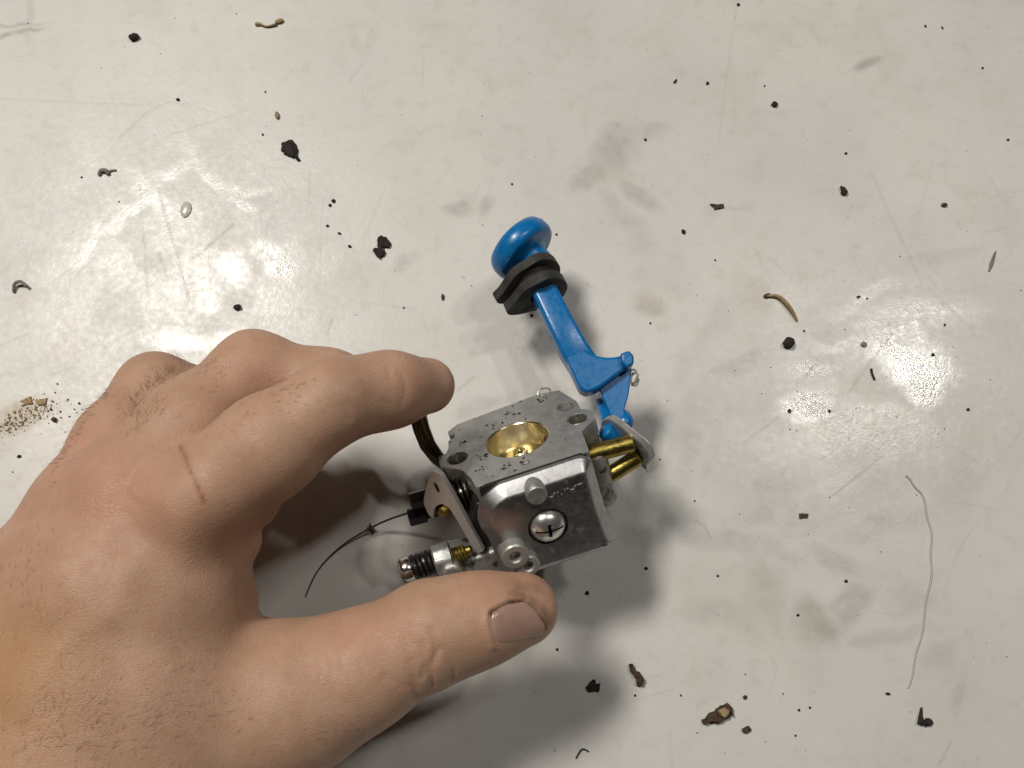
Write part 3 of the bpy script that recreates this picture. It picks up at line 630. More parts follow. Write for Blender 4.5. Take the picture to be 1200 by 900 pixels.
allp = np.array([np.r_[p-r, p+r] for c in [INDEX, MIDDLE, RING, PINKY, THUMB, WEB]+PALM[:4] for p, r in c])
lo = allp[:, :3].min(0)-2; hi = allp[:, 3:].max(0)+2; lo[1] = max(lo[1], -150)
HV, HQ = surface_nets(lo, hi, .6)
g = grad(HV); HV = HV-g*hand_sdf(HV)[:, None]; HN = grad(HV)
def pdist(V, pts):
    A = np.array(pts); best = np.full(len(V), 1e9)
    for a, b in zip(A[:-1], A[1:]):
        ab = b-a; t = np.clip(((V-a)@ab)/(ab@ab+1e-9), 0, 1); best = np.minimum(best, np.linalg.norm(V-a-t[:, None]*ab, axis=1))
    return best
def on(pix, n=10):
    A = np.array(pix, float); s = np.linspace(0, len(A)-1, n); x = np.interp(s, range(len(A)), A[:, 0]); y = np.interp(s, range(len(A)), A[:, 1])
    p, ok = trace(x, y); return p[ok]
disp = np.zeros(len(HV))
Z5 = lambda *L: [(x*.46667, 380+y*.46667) for x, y in L]
Z6 = lambda *L: [(260+x*.36667, 600+y*.36667) for x, y in L]
CREASE = [ (Z6((866, 322), (905, 296), (968, 284), (1006, 316), (1037, 366)), .35, .55), (Z6((862, 322), (858, 360), (878, 420)), .3, .5),  # pixels, depth, width (mm)
    (Z6((672, 375), (690, 440), (668, 500), (676, 560)), .5, .7), (Z6((700, 440), (745, 510), (735, 540)), .42, .7), (Z6((640, 420), (655, 480), (640, 530)), .3, .7),
    (Z6((600, 480), (615, 540), (622, 600)), .3, .7), (Z6((590, 380), (605, 430)), .2, .5), (Z6((520, 520), (590, 560)), .2, .6), (Z6((440, 470), (455, 540)), .14, .5), (Z6((380, 450), (385, 500)), .14, .5), (Z6((310, 460), (318, 520)), .14, .5), (Z6((345, 455), (350, 515)), .12, .5),
    (Z6((930, 270), (980, 255), (1040, 300)), .2, .8),
    ([(471, 440), (475, 455), (472, 470)], .14, .9), ([(407, 473), (408, 490)], .15, 1.1), ([(455, 432), (458, 445)], .15, .6),
    ([(352, 447), (372, 455)], .12, .6), ([(345, 455), (362, 466)], .12, .6), ([(280, 412), (296, 425)], .1, .6), ([(140, 568), (165, 590)], .15, .8), ([(150, 560), (172, 578)], .12, .7), ([(130, 590), (155, 606)], .12, .8),
    ([(85, 640), (150, 560)], .25, 3.), ([(345, 790), (375, 800), (400, 830)], .2, 1.5)]
for pix, dp, w in CREASE:
    pts = on(pix)
    if len(pts) > 1: disp -= dp*np.exp(-(pdist(HV, pts)/w)**2)
RIDGE = [(Z6((850, 318), (845, 360), (866, 430)), .4, .9), (Z6((862, 306), (905, 282), (955, 272)), .3, .8), ([(150, 575), (120, 680), (95, 790)], .55, 6.), ([(225, 585), (190, 680), (165, 800)], .45, 6.), ([(98, 600), (55, 700), (20, 800)], .5, 5), ([(30, 830), (70, 760), (130, 720), (165, 650)], .3, 2.5), ([(200, 780), (150, 720)], .25, 2.2),
         ([(148, 576), (140, 590)], 1.0, 6.), ([(228, 580), (225, 590)], .7, 7), ([(296, 412), (300, 418)], .6, 5.)]
for pix, dp, w in RIDGE:
    pts = on(pix)
    if len(pts) > 1: disp += dp*np.exp(-(pdist(HV, pts)/w)**2)
HV2 = HV+HN*disp[:, None]
# pigment: red = flushed skin, green = grime, blue = the healing scratch, alpha = sallow tan
pig = np.zeros((len(HV), 4), np.float32)
hx, hy = proj(HV); up = HN@(-FWD)
def spot(cx, cy, a, b=None): return np.exp(-((hx-cx)/a)**2-((hy-cy)/(b or a))**2)
nz = fbm(HV[:, 0]*.12+50, HV[:, 1]*.12+50, 71)
pig[:, 0] = np.clip(.9*spot(140, 580, 55, 45)+.5*spot(90, 520, 40, 60)+.6*spot(290, 430, 40)+.5*spot(425, 745, 60, 30)+.6*spot(610, 690, 60, 35)+.4*spot(220, 600, 70, 60)+.4*spot(60, 600, 50, 90)+.5*spot(500, 455, 40), 0, 1)*(.5+nz)
pts = on([(211, 522), (218, 536), (222, 546), (229, 560), (234, 571), (240, 586)], 24); dd = pdist(HV, pts)
nl = fbm(HV[:, 0]*.9+50, HV[:, 1]*.9+50, 75)
pig[:, 2] = np.clip(np.exp(-(dd/(.24+.30*nl))**2)*(.4+.8*nl), 0, 1)
grime = np.zeros(len(HV))
for pix, w, k_ in [(Z6((862, 322), (930, 285), (970, 290), (1010, 330), (1035, 370)), .7, 1.), (Z6((940, 262), (980, 275), (1025, 320), (1040, 350)), 1.6, .5), (Z6((950, 235), (1000, 240)), 2.2, .4), ([(471, 442), (474, 462)], .5, .2), ([(395, 455), (440, 470)], 5, .2)]:
    pts = on(pix); 
    if len(pts) > 1: grime = np.maximum(grime, k_*np.exp(-(pdist(HV, pts)/w)**2))
pig[:, 1] = np.clip(grime*(.5+nl), 0, 1); pig[:, 3] = np.clip(spot(0, 820, 90, 120)*.9+.5*spot(60, 760, 60), 0, 1)

me = bpy.data.meshes.new('hand'); me.vertices.add(len(HV2)); me.vertices.foreach_set('co', (HV2*MM).ravel())
me.loops.add(HQ.size); me.loops.foreach_set('vertex_index', HQ.ravel().astype(np.int32)); me.polygons.add(len(HQ))
me.polygons.foreach_set('loop_start', np.arange(0, HQ.size, 4, dtype=np.int32)); me.update(calc_edges=True); me.validate()
bm = bmesh.new(); bm.from_mesh(me); bmesh.ops.recalc_face_normals(bm, faces=bm.faces); bm.to_mesh(me); bm.free()
me.polygons.foreach_set('use_smooth', [True]*len(me.polygons))
at = me.color_attributes.new('pigment', 'FLOAT_COLOR', 'POINT'); at.data.foreach_set('color', pig.ravel())
def skin_material():
    m = bpy.data.materials.new('skin'); m.use_nodes = True; nt = m.node_tree; N = nt.nodes; L = nt.links; b = N['Principled BSDF']
    a = N.new('ShaderNodeAttribute'); a.attribute_name = 'pigment'; sp = N.new('ShaderNodeSeparateColor'); L.new(a.outputs['Color'], sp.inputs[0])
    tc = N.new('ShaderNodeTexCoord'); mp = N.new('ShaderNodeMapping'); mp.inputs['Scale'].default_value = (1000,)*3; L.new(tc.outputs['Object'], mp.inputs[0])
    def noise(sc, det=4, r=.6, vec=None):
        n = N.new('ShaderNodeTexNoise'); n.inputs['Scale'].default_value = sc; n.inputs['Detail'].default_value = det; n.inputs['Roughness'].default_value = r; L.new(vec or mp.outputs[0], n.inputs['Vector']); return n.outputs[0]
    def rg(v, a0, a1, b0=0., b1=1.):
        n = N.new('ShaderNodeMapRange'); n.inputs[1].default_value = a0; n.inputs[2].default_value = a1; n.inputs[3].default_value = b0; n.inputs[4].default_value = b1; L.new(v, n.inputs[0]); return n.outputs[0]
    def mix(f, A, B):
        n = N.new('ShaderNodeMix'); n.data_type = 'RGBA'; L.new(f, n.inputs['Factor'])
        for k, v in (('A', A), ('B', B)):
            if isinstance(v, tuple): n.inputs[k].default_value = (*v, 1)
            else: L.new(v, n.inputs[k])
        return n.outputs['Result']
    def mul(x, y):
        n = N.new('ShaderNodeMath'); n.operation = 'MULTIPLY'; n.use_clamp = True; L.new(x, n.inputs[0])
        if isinstance(y, float): n.inputs[1].default_value = y
        else: L.new(y, n.inputs[1])
        return n.outputs[0]
    c = mix(rg(noise(.09, 4), .35, .65), (.52, .325, .225), (.44, .27, .18))
    c = mix(rg(noise(.35, 5), .45, .7, 0, .45), c, (.45, .225, .135))
    c = mix(mul(a.outputs['Alpha'], .6), c, (.42, .22, .09))
    c = mix(mul(sp.outputs[0], .5), c, (.52, .25, .165))
    c = mix(rg(noise(1.6, 3), .62, .75, 0, .25), c, (.30, .14, .08))
    c = mix(mul(sp.outputs[1], .9), c, (.06, .03, .018))
    c = mix(mul(sp.outputs[2], .85), c, (.26, .065, .045))
    L.new(c, b.inputs['Base Color']); b.inputs['Roughness'].default_value = .47; b.inputs['Specular IOR Level'].default_value = .4
    L.new(rg(noise(.4, 4), .3, .7, .42, .6), b.inputs['Roughness'])
    b.inputs['Subsurface Weight'].default_value = .25; b.inputs['Subsurface Radius'].default_value = (1., .35, .18); b.inputs['Subsurface Scale'].default_value = .0016
    vo = N.new('ShaderNodeTexVoronoi'); vo.feature = 'DISTANCE_TO_EDGE'; vo.inputs['Scale'].default_value = 1.1; vo.inputs['Randomness'].default_value = 1.
    m2 = N.new('ShaderNodeMapping'); m2.inputs['Rotation'].default_value = (0, 0, .7); m2.inputs['Scale'].default_value = (.7, 1.5, 1); L.new(mp.outputs[0], m2.inputs[0])
    ad = N.new('ShaderNodeVectorMath'); ad.operation = 'ADD'; L.new(m2.outputs[0], ad.inputs[0])
    nn = N.new('ShaderNodeTexNoise'); nn.inputs['Scale'].default_value = .5; L.new(mp.outputs[0], nn.inputs['Vector']); L.new(nn.outputs['Color'], ad.inputs[1]); L.new(ad.outputs[0], vo.inputs['Vector'])
    vd = rg(vo.outputs['Distance'], 0, .14)
    s1 = N.new('ShaderNodeMath'); s1.operation = 'MULTIPLY_ADD'; L.new(vd, s1.inputs[0]); L.new(rg(noise(.06, 3), .35, .65, .1, .5), s1.inputs[1]); L.new(noise(.9, 6, .68), s1.inputs[2])
    bp = N.new('ShaderNodeBump'); bp.inputs['Strength'].default_value = .3; bp.inputs['Distance'].default_value = .00036; L.new(s1.outputs[0], bp.inputs['Height']); L.new(bp.outputs[0], b.inputs['Normal'])
    return m
me.materials.append(skin_material())
hand = bpy.data.objects.new('hand', me); COL.objects.link(hand)
tag(hand, 'bare left hand with a thin red scratch holding the carburetor from the left', 'hand')

# thumbnail, laid on the thumb and curved with it
nail_pix = [Z6(q)[0] for q in ((866, 322), (905, 298), (968, 287), (1003, 318), (1034, 366), (1024, 392), (975, 406), (925, 416), (884, 422), (866, 385), (862, 350))]
nail_pix = rounded(nail_pix, 4, 3); A = np.array(nail_pix); cn = A.mean(0); V = []; Fc = []; n = len(A); rings = [0, .25, .5, .72, .88, .97, 1.03]
for s in rings:
    q = cn+(A-cn)*max(s, .02); p, ok = trace(q[:, 0], q[:, 1]); gn = grad(p); td = np.clip((q[:, 0]-577)/60, 0, 1)[:, None]; V += list(p+gn*((.02+.34*td) if s < .9 else ((-.08+.40*td) if s < 1 else (-.4+.25*td))))
for i in range(len(rings)-1):
    for k in range(n): j = (k+1) % n; Fc.append((i*n+k, i*n+j, (i+1)*n+j, (i+1)*n+k))
Fc.append(tuple(range(n)))
M['nail'] = mat('fingernail', (.40, .255, .20), .22, 0, .5, var=.15, var_scale=.25, sss=.1, bump=.1, bump_scale=.5)
mk('thumbnail', (V, Fc), M['nail'], hand, angle=80)

# hairs on the back of the hand
def hairs():
    R = np.random.default_rng(3); VV = []; FF = []
    zones = [([(100, 487), (115, 465), (130, 452)], 8, 60, 2.6, (-.8, .5)), ([(75, 545), (90, 505), (100, 485)], 8, 40, 2.2, (-.8, .3)), ([(62, 560), (80, 525)], 7, 24, 2., (-.9, .2)), ([(158, 470), (185, 445), (215, 422)], 9, 90, 2.4, (-.3, -.8)), ([(215, 425), (238, 412)], 6, 45, 2.6, (-.2, -.9)),
             ([(150, 500), (170, 480)], 12, 30, 2.5, (.2, -.8)), ([(140, 480), (200, 470)], 22, 40, 1.8, (.6, -.5)), ([(320, 465), (350, 455)], 22, 55, 1.5, (.8, -.2)), ([(235, 440), (262, 428)], 16, 40, 1.7, (.4, -.6)), ([(225, 490), (300, 490)], 20, 25, 1.5, (.8, -.2)),
             ([(40, 640), (60, 800)], 40, 80, 2.4, (.25, -.7)), ([(100, 880), (200, 820)], 50, 110, 2.3, (.5, -.5)), ([(20, 870), (120, 780)], 50, 110, 2.4, (.3, -.6)), ([(200, 740), (280, 860)], 40, 45, 1.8, (.7, -.3)), ([(130, 700), (180, 650)], 40, 30, 1.6, (.4, -.6)), ([(370, 870), (420, 850)], 25, 30, 1.6, (.8, -.2))]
    for pl, spr, n, ln, dr in zones:
        A = np.array(pl, float); s = R.uniform(0, len(A)-1, n); x = np.interp(s, range(len(A)), A[:, 0])+R.normal(0, spr*.6, n); y = np.interp(s, range(len(A)), A[:, 1])+R.normal(0, spr*.6, n)
        p, ok = trace(x, y); gn = grad(p)
        for q, nn_, k in zip(p, gn, ok):
            if not k: continue
            L_ = ln*R.uniform(.5, 1.35); d = dr[0]*RIGHT-dr[1]*UP+R.normal(0, .28, 3); d = d-nn_*(d@nn_); d /= np.linalg.norm(d)+1e-6; side = np.cross(nn_, d)*R.normal(0, .5)
            t = np.linspace(0, 1, 6)[:, None]; path = q-nn_*.2+nn_*(.75*L_*t*(1-.55*t))+d*L_*t*.9+side*L_*t*t*.6
            v, f = tube(path, np.linspace(.030, .009, 6), 3, False); o_ = len(VV); VV.extend(v); FF.extend(tuple(i+o_ for i in q2) for q2 in f)
    o = mk('hair', (VV, FF), M['hair'], hand); o['kind'] = 'stuff'
hairs()

# ------------------------------------------------------------------ wire, bristle and debris on the bench
def bez(pts, n=24):
    A = np.array(pts, float); s = np.linspace(0, len(A)-1, n); out = []
    for q in s:
        i = min(int(q), len(A)-2); t = q-i; p0 = A[max(i-1, 0)]; p1 = A[i]; p2 = A[i+1]; p3 = A[min(i+2, len(A)-1)]
        out.append(.5*((2*p1)+(-p0+p2)*t+(2*p0-5*p1+4*p2-p3)*t*t+(-p0+3*p1-3*p2+p3)*t**3))
    return np.array(out)
def local(o_name, VF, m, at, label, cat, group=None, **k):
    V = np.asarray(VF[0], float)-np.asarray(at); o = mk(o_name, (V, VF[1]), m, **k); o.location = np.asarray(at)*MM
    return tag(o, label, cat, group)
w = bez([P(358, 699, .5), P(373, 668, .8), P(400, 640, 2), P(436, 618, 4), P(458, 608, 8), P(482, 600, 14)], 30)
local('wire', tube(w, np.linspace(.16, .3, 30), 6), M['wire'], P(358, 699), 'thin black curved wire sticking out from the left of the carburetor', 'wire')
w = bez([P(1062, 558, .3), P(1080, 580, .3), P(1091, 625, .3), P(1090, 680, .3), P(1078, 750, .3), P(1065, 806, .3)], 40)
local('bristle', tube(w+np.stack([.25*np.sin(np.arange(40)*.9), .2*np.cos(np.arange(40)*.7), np.zeros(40)], 1), np.linspace(.27, .15, 40), 8), M['bristle'], P(1091, 660), 'long pale translucent bristle curving down the right side of the bench', 'bristle')

def lump(rx, ry, rz, seed, bumpy=.25, sub=2):
    bm_ = bmesh.new(); bmesh.ops.create_icosphere(bm_, subdivisions=sub, radius=1); V = np.array([v.co for v in bm_.verts]); Fc = [tuple(v.index for v in f.verts) for f in bm_.faces]; bm_.free()
    R = np.random.default_rng(seed); k = R.normal(0, 1.6, (6, 3)); ph = R.uniform(0, 6, 6); s = sum(np.sin(V@k[i]*(1+i*.35)+ph[i]) for i in range(6))/6
    V = V*(1+bumpy*2*s)[:, None]; V = V*np.array([rx, ry, rz]); V[:, 2] -= V[:, 2].min(); return V, Fc
def chip(name, px, py, wpx, hpx, ang, m, label, cat='debris', rz=None, seed=0, bumpy=.28, group=None):
    at = P(px, py); s = depth(at)/F_PX; rx, ry = wpx*s/2, hpx*s/2*1.05; V, Fc = lump(rx, ry, rz or min(rx, ry)*.7, seed+int(px), bumpy)
    a = math.radians(ang); V = V@np.array([[math.cos(a), math.sin(a), 0], [-math.sin(a), math.cos(a), 0], [0, 0, 1]])
    o = mk(name, (V, Fc), m); o.location = at*MM; return tag(o, label, cat, group)
def flake(name, pix, m, label, th=.7, cat='debris', holes=(), jag=.5, seed=1, lift=0.):
    R = np.random.default_rng(seed); A = np.array(pix, float); c = A.mean(0); pts = []
    for a, b in zip(A, np.roll(A, -1, 0)):
        nn_ = max(2, int(np.linalg.norm(b-a)/2.2))
        for t in np.arange(nn_)/nn_: pts.append(P(*(a+(b-a)*t+R.normal(0, jag, 2)))[:2])
    at = P(*c); hl = [[P(*q)[:2] for q in h] for h in holes]
    VF = prism(pts, 0.02, th, lambda a, b, h: (a-at[0], b-at[1], h+lift), hl); V = np.array(VF[0]); up_ = V[:, 2] > th*.5
    V[up_, 2] += R.normal(0, th*.18, up_.sum()); V[up_, :2] *= .95
    o = mk(name, (V, VF[1]), m, smooth=False); o.location = at*MM; return tag(o, label, cat)
X4 = lambda cx, cy, s, L: [(cx+x*s, cy+y*s) for x, y in L]
flake('flake', X4(100, 130, .25, [(918, 160), (935, 150), (958, 140), (975, 142), (990, 160), (998, 190), (992, 212), (1008, 232), (998, 238), (982, 220), (960, 218), (935, 203), (918, 188)]), M['crumb'], 'jagged black leaf-shaped dirt flake with a short tail on the upper left bench', 1.0, seed=2)
flake('flake', X4(370, 250, .08333, [(870, 370), (920, 318), (970, 325), (1030, 380), (1060, 430), (1030, 490), (960, 480), (930, 510), (985, 545), (985, 590), (900, 650), (840, 590), (805, 530), (870, 500), (885, 430)]), M['crumb'], 'black kidney-shaped dirt flake with a notch in its side', 1.1, seed=3)
flake('flake', X4(600, 600, .3333, [(262, 612), (275, 598), (290, 585), (297, 600), (312, 603), (305, 635), (288, 630), (265, 630)]), M['crumb'], 'dark jagged dirt flake to the right of the thumb tip, left of a hairy fragment', .9, seed=4)
flake('wood_chip', X4(600, 600, .3333, [(412, 535), (420, 532), (430, 555), (448, 565), (463, 585), (462, 610), (440, 612), (432, 580), (412, 560)]), M['brownbit'], 'dark fibrous upright fragment of bark below the carburetor', 1.6, seed=5)
bk = thing('bark_fragment', 'largest brown bark fragment with a pale tan patch near the bottom of the bench', 'debris', P(840, 836))
def sub(name, VFo, par):
    VFo.parent = par; VFo.location = VFo.location-par.location
    for k in ('label', 'category', 'group'):
        if k in VFo: del VFo[k]
    return VFo
bpy.context.view_layer.update()
sub('bark', flake('bark', X4(600, 600, .3333, [(665, 735), (690, 708), (720, 690), (755, 670), (772, 685), (775, 712), (750, 730), (725, 742), (700, 735), (675, 748)]), M['brownbit'], 'x', 1.6, seed=6), bk)
sub('pale_patch', flake('pale_patch', X4(600, 600, .3333, [(718, 698), (738, 682), (757, 690), (758, 712), (740, 722), (724, 714)]), M['tan'], 'x', 1.2, seed=9, lift=1.1), bk)
flake('wood_chip', [(936, 602), (947, 602), (946, 607), (937, 608)], M['brownbit'], 'small dark rectangular chip on the bench right of the brass screws', .6, jag=.4, seed=7)
flake('wood_chip', [(832, 240), (848, 239), (849, 244), (838, 246)], M['brownbit'], 'thin brown wood chip lying flat on a faint scratch up right of the blue knob', .5, jag=.4, seed=8)
chip('crumb', 158, 45, 12, 9, 10, M['crumb'], 'round black seed-like crumb at the top left of the bench')
chip('crumb', 325, 136, 5.5, 10, 10, M['tan'], 'small upright tan grain above the jagged black flake', bumpy=.15)
chip('crumb', 279, 361, 9, 7, 0, M['crumb'], 'lone dark crumb just above the knuckles of the hand')
chip('crumb', 907, 123, 7, 6.5, 0, M['crumb'], 'small round dark crumb in the upper right of the bench')
chip('crumb', 988, 225, 8, 10, 30, M['crumb'], 'lumpy dark brown crumb on the right, above the curved tan husk')
chip('crumb', 923, 403, 14, 12, 20, M['crumb'], 'thick black crumb just below the curved tan husk', seed=3)
chip('crumb', 1106, 241, 8, 5, 0, M['brownbit'], 'tiny flat brown crumb at the upper right edge of the bench')
chip('crumb', 874, 855, 11, 8, 10, M['brownbit'], 'round brown crumb just right of the large bark fragment')
chip('crumb', 873, 817, 5, 4.5, 0, M['brownbit'], 'small brown crumb above and right of the large bark fragment')
chip('glue_drop', 218, 246, 13, 19, -8, M['clear'], 'clear oval dried glue drop on the scuffed left part of the bench', rz=.35, bumpy=.06)
chip('crumb', 64, 492, 8, 5, -10, M['brownbit'], 'dark pebble-like crumb beside the tan sawdust')
chip('crumb', 23, 535, 5, 3.5, 0, M['crumb'], 'tiny dark crumb below the tan sawdust at the left edge')
flake('wood_chip', X4(0, 380, .25, [(95, 362), (130, 346), (150, 352), (157, 374), (128, 378)]), M['tan'], 'flat tan wood chip at the upper edge of the sawdust, left one of two', .5, jag=.3, seed=11)
flake('wood_chip', X4(0, 380, .25, [(162, 358), (195, 352), (226, 346), (214, 378), (180, 382)]), M['tan'], 'flat tan wood chip at the upper edge of the sawdust, right one of two', .5, jag=.3, seed=12)
chip('crumb', 1012, 404, 6, 6, 30, M['greychip'], 'dull grey crumb right above the bright glare on the bench')
chip('crumb', 519, 349, 4, 8, 0, M['brownbit'], 'tiny brown pointed crumb left of the rubber grommet')
chip('crumb', 801, 272, 4.5, 6, 0, M['crumb'], 'small black crumb to the right of the blue knob')
sd = thing('seed', 'tan seed with a thin dry stalk at the top of the bench', 'seed', P(316, 27))
sub('x', chip('kernel', 328, 26, 11, 6, 20, M['tan'], 'x', bumpy=.08), sd); sub('x', local('stalk', tube(bez([P(324, 28, .6), P(313, 31, .5), P(304, 28, .5), P(299, 29, .4)], 14), [.5, .45, .4, .35, .3, .28, .3, .35, .45, .55, .6, .6, .5, .3], 6), M['tan'], P(312, 29), 'x', 'x'), sd)
hk = thing('husk', 'curved tan plant husk with a dark tip on the right of the bench', 'husk', P(915, 357))
sub('x', local('strip', tube(bez([P(899, 347, .5), P(911, 347, .9), P(921, 355, 1.1), P(929, 366, .9), P(934, 376, .4)], 20), .32+.3*np.sin(np.linspace(0, 3.1, 20)), 6), M['tan'], P(915, 357), 'x', 'x'), hk)
sub('x', chip('tip', 898, 347, 9, 4.5, 25, M['brownbit'], 'x'), hk)
sh = thing('wood_shaving', 'small dark curled shaving with a pale stalk on the upper left bench', 'shaving', P(122, 202))
sub('x', local('curl', tube(bez([P(116, 205, .4), P(118, 200, .8), P(124, 200, .9), P(127, 204, .4)], 12), .6, 6), M['greychip'], P(122, 202), 'x', 'x'), sh)
sub('x', local('stalk', tube([P(126, 201, .5), P(131, 199.5, .4), P(136, 199, .4)], .3, 5), M['tan'], P(130, 200), 'x', 'x'), sh)
local('wood_shaving', tube(bez([P(16, 342, .4), P(17, 333, 1.2), P(24, 330, 1.8), P(31, 335, 1.4)], 16), .5, 6), M['greychip'], P(23, 336), 'grey crescent of curled shaving at the left edge of the bench', 'shaving')
a_ = np.linspace(0, 5.6, 26)
local('wood_shaving', tube(np.array([P(742+6*math.cos(t)*.8, 441+8*math.sin(t), 1.0+.12*t) for t in a_]), .3, 6), M['greychip'], P(741, 441), 'tiny clear curled shaving beside the tab of the blue rod', 'shaving')
local('sliver', tube([P(1159, 318, .3), P(1162, 309, .5), P(1167, 294, .5)], [.2, .5, .15], 6), M['greychip'], P(1162, 307), 'thin dark upright sliver near the right edge of the bench', 'sliver')
local('sliver', tube(bez([P(675, 889, .2), P(682, 878, .4), P(690, 881, .2)], 10), .2, 5), M['wire'], P(682, 882), 'thin dark bent fibre at the bottom edge of the bench', 'sliver')
local('sliver', tube([P(790, 97, .3), P(793, 93, .3)], [.4, .25], 5), M['crumb'], P(792, 95), 'short black sliver in the upper middle of the bench', 'sliver')
local('sliver', tube(bez([P(1021, 432, .3), P(1022, 438, .3), P(1025, 445, .3)], 6), .35, 5), M['crumb'], P(1022, 438), 'short black sliver just left of the brightest glare', 'sliver')
cm = thing('dirt_blob', 'dark comma-shaped blob of dirt with a thin upright tail at the lower right', 'debris', P(1083, 842))
sub('x', chip('head', 1087, 846, 10, 9, 0, M['crumb'], 'x', bumpy=.12), cm); sub('x', local('tail', tube([P(1080, 829, .4), P(1079, 838, .7), P(1079, 846, .9), P(1084, 847, .8)], [.25, .5, 1.0, .9], 7), M['crumb'], P(1081, 840), 'x', 'x'), cm)
chip('crumb', 436, 621, 7, 11, 20, M['brownbit'], 'small brown crumb caught on the thin black wire', rz=1.5, bumpy=.4)
G = 'tiny dark crumbs scattered on the bench'; TINY = []
for k, (x, y, w_, h_) in enumerate([(209, 117, 5, 4), (391, 236, 6, 5), (387, 241, 4, 4), (384, 265, 4, 3.5), (398, 274, 3, 5), (410, 289, 4, 5), (308, 158, 3, 3), (311, 108, 2.5, 2.5), (96, 208, 3, 3), (829, 98, 4, 5), (762, 379, 3, 3), (756, 164, 4, 4), (623, 370, 5, 5), (935, 721, 4, 3),
        (688, 695, 6, 5), (653, 761, 4, 4), (936, 832, 4, 3.5), (949, 829, 3.5, 3), (932, 862, 3, 2.5), (744, 815, 3, 3), (798, 815, 3, 2.5), (841, 675, 3, 3), (991, 681, 4, 4), (757, 666, 5, 4), (1040, 813, 6, 4), (942, 388, 3, 3), (1134, 480, 5, 4), (972, 482, 4, 4), (925, 482, 5, 5), (1181, 164, 3.5, 4), (1151, 80, 3, 3), (1104, 33, 5, 2), (1084, 31, 3, 3), (865, 6, 4, 4),
        (600, 216, 3, 3), (652, 275, 3, 3), (838, 305, 3, 2.5), (991, 180, 4, 3), (896, 101, 2.5, 2.5), (142, 495, 2.5, 2.5), (814, 587, 2.5, 2.5), (1107, 381, 3.5, 3), (1093, 416, 4, 4), (1006, 348, 3.5, 6), (1016, 350, 2.5, 2.5)]):
    o = chip('crumb', x, y, w_*.85, h_*.85, 15*k, M['crumb'], 'x', 'crumb', seed=k, group=G); TINY.append((o, x, y))
MARKS = [('jagged black leaf-shaped flake', 340, 176), ('black kidney-shaped flake', 447, 290), ('black seed-like crumb at top left', 158, 45), ('clear glue drop', 218, 246), ('tan grain', 325, 136), ('curled shaving with a stalk', 122, 202), ('blue knob', 612, 290),
         ('curved tan husk', 915, 357), ('bright glare', 1065, 425), ('thin brown chip', 840, 243), ('lumpy brown crumb', 988, 225), ('large bark fragment', 840, 836), ('comma-shaped dirt blob', 1083, 842), ('fibrous bark piece', 746, 792), ('dark flake beside the thumb', 695, 804), ('thumb tip', 640, 705),
         ('pale bristle', 1091, 660), ('dark rectangular chip', 942, 604), ('short sliver in the upper middle', 792, 95), ('round crumb in the upper right', 907, 123), ('sawdust', 32, 490), ('dark sliver near the right edge', 1162, 305), ('top right corner', 1190, 10), ('grey shaving at the left edge', 23, 336), ('brass screws', 735, 530)]
cells = {}
for o, x, y in TINY:
    n_, mx, my = min(MARKS, key=lambda q: math.hypot(q[1]-x, q[2]-y)); dx, dy = x-mx, y-my
    w_ = ('above' if dy < 0 else 'below') if abs(dy) > 2.2*abs(dx) else ('left of' if dx < 0 else 'right of') if abs(dx) > 2.2*abs(dy) else ('above' if dy < 0 else 'below')+' and '+('left of' if dx < 0 else 'right of')
    cells.setdefault((n_, w_), []).append((math.hypot(dx, dy), o))
for (n_, w_), L_ in cells.items():
    L_.sort(key=lambda q: q[0]); names = ['tiny dark crumb'] if len(L_) == 1 else ['nearest tiny dark crumb']+['second nearest tiny dark crumb', 'third nearest tiny dark crumb', 'fourth nearest tiny dark crumb', 'fifth nearest tiny dark crumb'][:len(L_)-1]
    for (d_, o), q in zip(L_, names): o['label'] = f'{q} {w_} the {n_}'
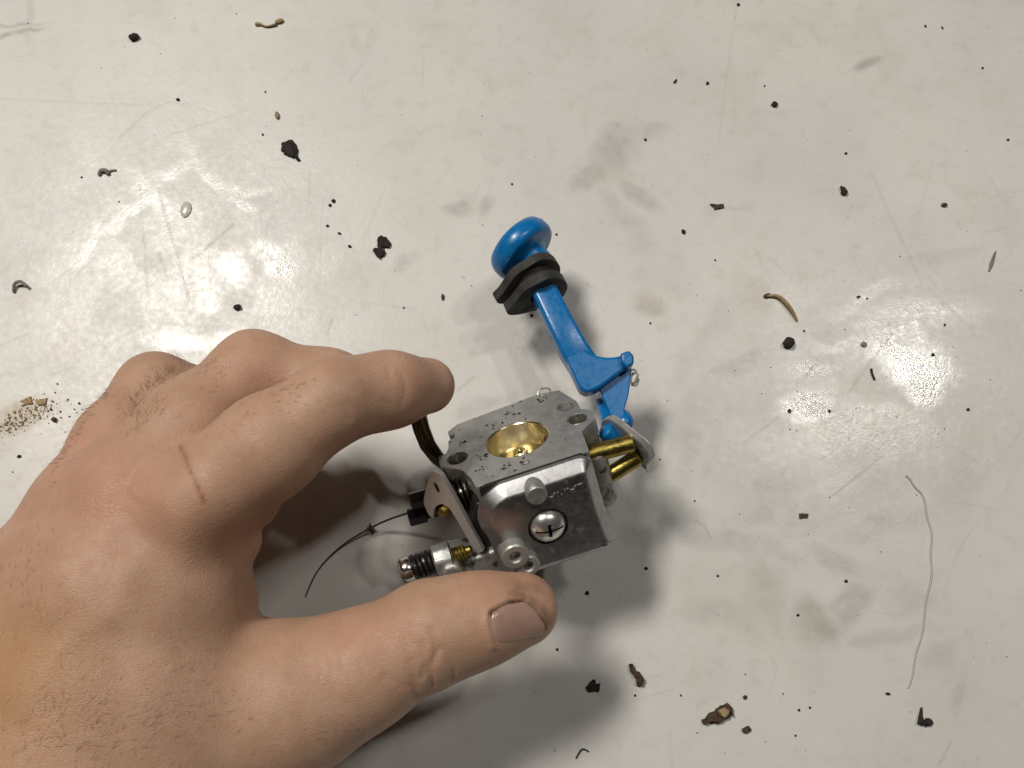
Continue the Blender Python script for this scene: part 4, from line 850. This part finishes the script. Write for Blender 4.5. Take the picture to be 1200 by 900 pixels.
# sawdust and dust specks
def scatter(name, spots, m, label, cat):
    R = np.random.default_rng(9); VV = []; FF = []; base, bf = lump(1, 1, .7, 4, .2, 1)
    for x, y, s in spots:
        a = R.uniform(0, 6.28); sc = np.array([s*R.uniform(.7, 1.5), s*R.uniform(.6, 1.1), s]); v = base*sc; v = v@np.array([[math.cos(a), math.sin(a), 0], [-math.sin(a), math.cos(a), 0], [0, 0, 1]])+P(x, y)
        n0 = len(VV); VV.extend(v); FF.extend(tuple(i+n0 for i in f) for f in bf)
    return tag(mk(name, (VV, FF), m), label, cat, kind='stuff')
R = np.random.default_rng(12)
sp_ = []
for _ in range(330):
    t = R.uniform(0, 1); sp_.append((2+55*t+R.normal(0, 8), 503-27*t+R.normal(0, 7), R.choice([.08, .13, .2, .34], p=[.35, .35, .22, .08])))
scatter('sawdust', sp_, M['sand'], 'loose tan sawdust grains at the left edge of the bench', 'sawdust')
sp_ = [(R.uniform(0, 1200), R.uniform(0, 900), R.choice([.12, .16, .2, .3], p=[.62, .28, .09, .01])) for _ in range(100)]+[(70+R.normal(0, 12), 480+R.normal(0, 12), R.uniform(.1, .3)) for _ in range(25)]+[(1010+R.normal(0, 90), 520+R.normal(0, 90), R.uniform(.08, .18)) for _ in range(35)]
scatter('dust_specks', sp_, M['crumb'], 'fine dark dust specks spread over the bench', 'dust')
# grit stuck on the carburetor flange
R = np.random.default_rng(21); VV = []; FF = []; base, bf = lump(1, 1, .5, 4, .25, 1)
for (x, y, s, n_) in [(-4, 9.5, 2.2, 14), (9.5, 15, 1.8, 8), (-12.5, 6, 1.2, 10), (-14.5, 11.5, .8, 5), (-9, -3, 2.5, 14), (-11, -8, 1.5, 8), (1, 12, 2.5, 8), (-2, -9.5, 3, 8), (5, 10, 2, 6), (-5, -11, 2, 8), (3, 17, 1.2, 4)]:
    for _ in range(n_):
        a = R.uniform(0, 6.28); 
        if R.random() < .3: continue
        sc = R.uniform(.1, .34); q = np.array([x+R.normal(0, s*.6), y+R.normal(0, s*.45), .0])
        if np.hypot(q[0], q[1]) < 8.3: continue
        v = base*np.array([sc*R.uniform(.8, 2), sc, sc*.5]); v = v@np.array([[math.cos(a), math.sin(a), 0], [-math.sin(a), math.cos(a), 0], [0, 0, 1]])+q; n0 = len(VV); VV.extend(v); FF.extend(tuple(i+n0 for i in f) for f in bf)
o = cpart('grit', (VV, FF), M['crumb']); o['kind'] = 'stuff'
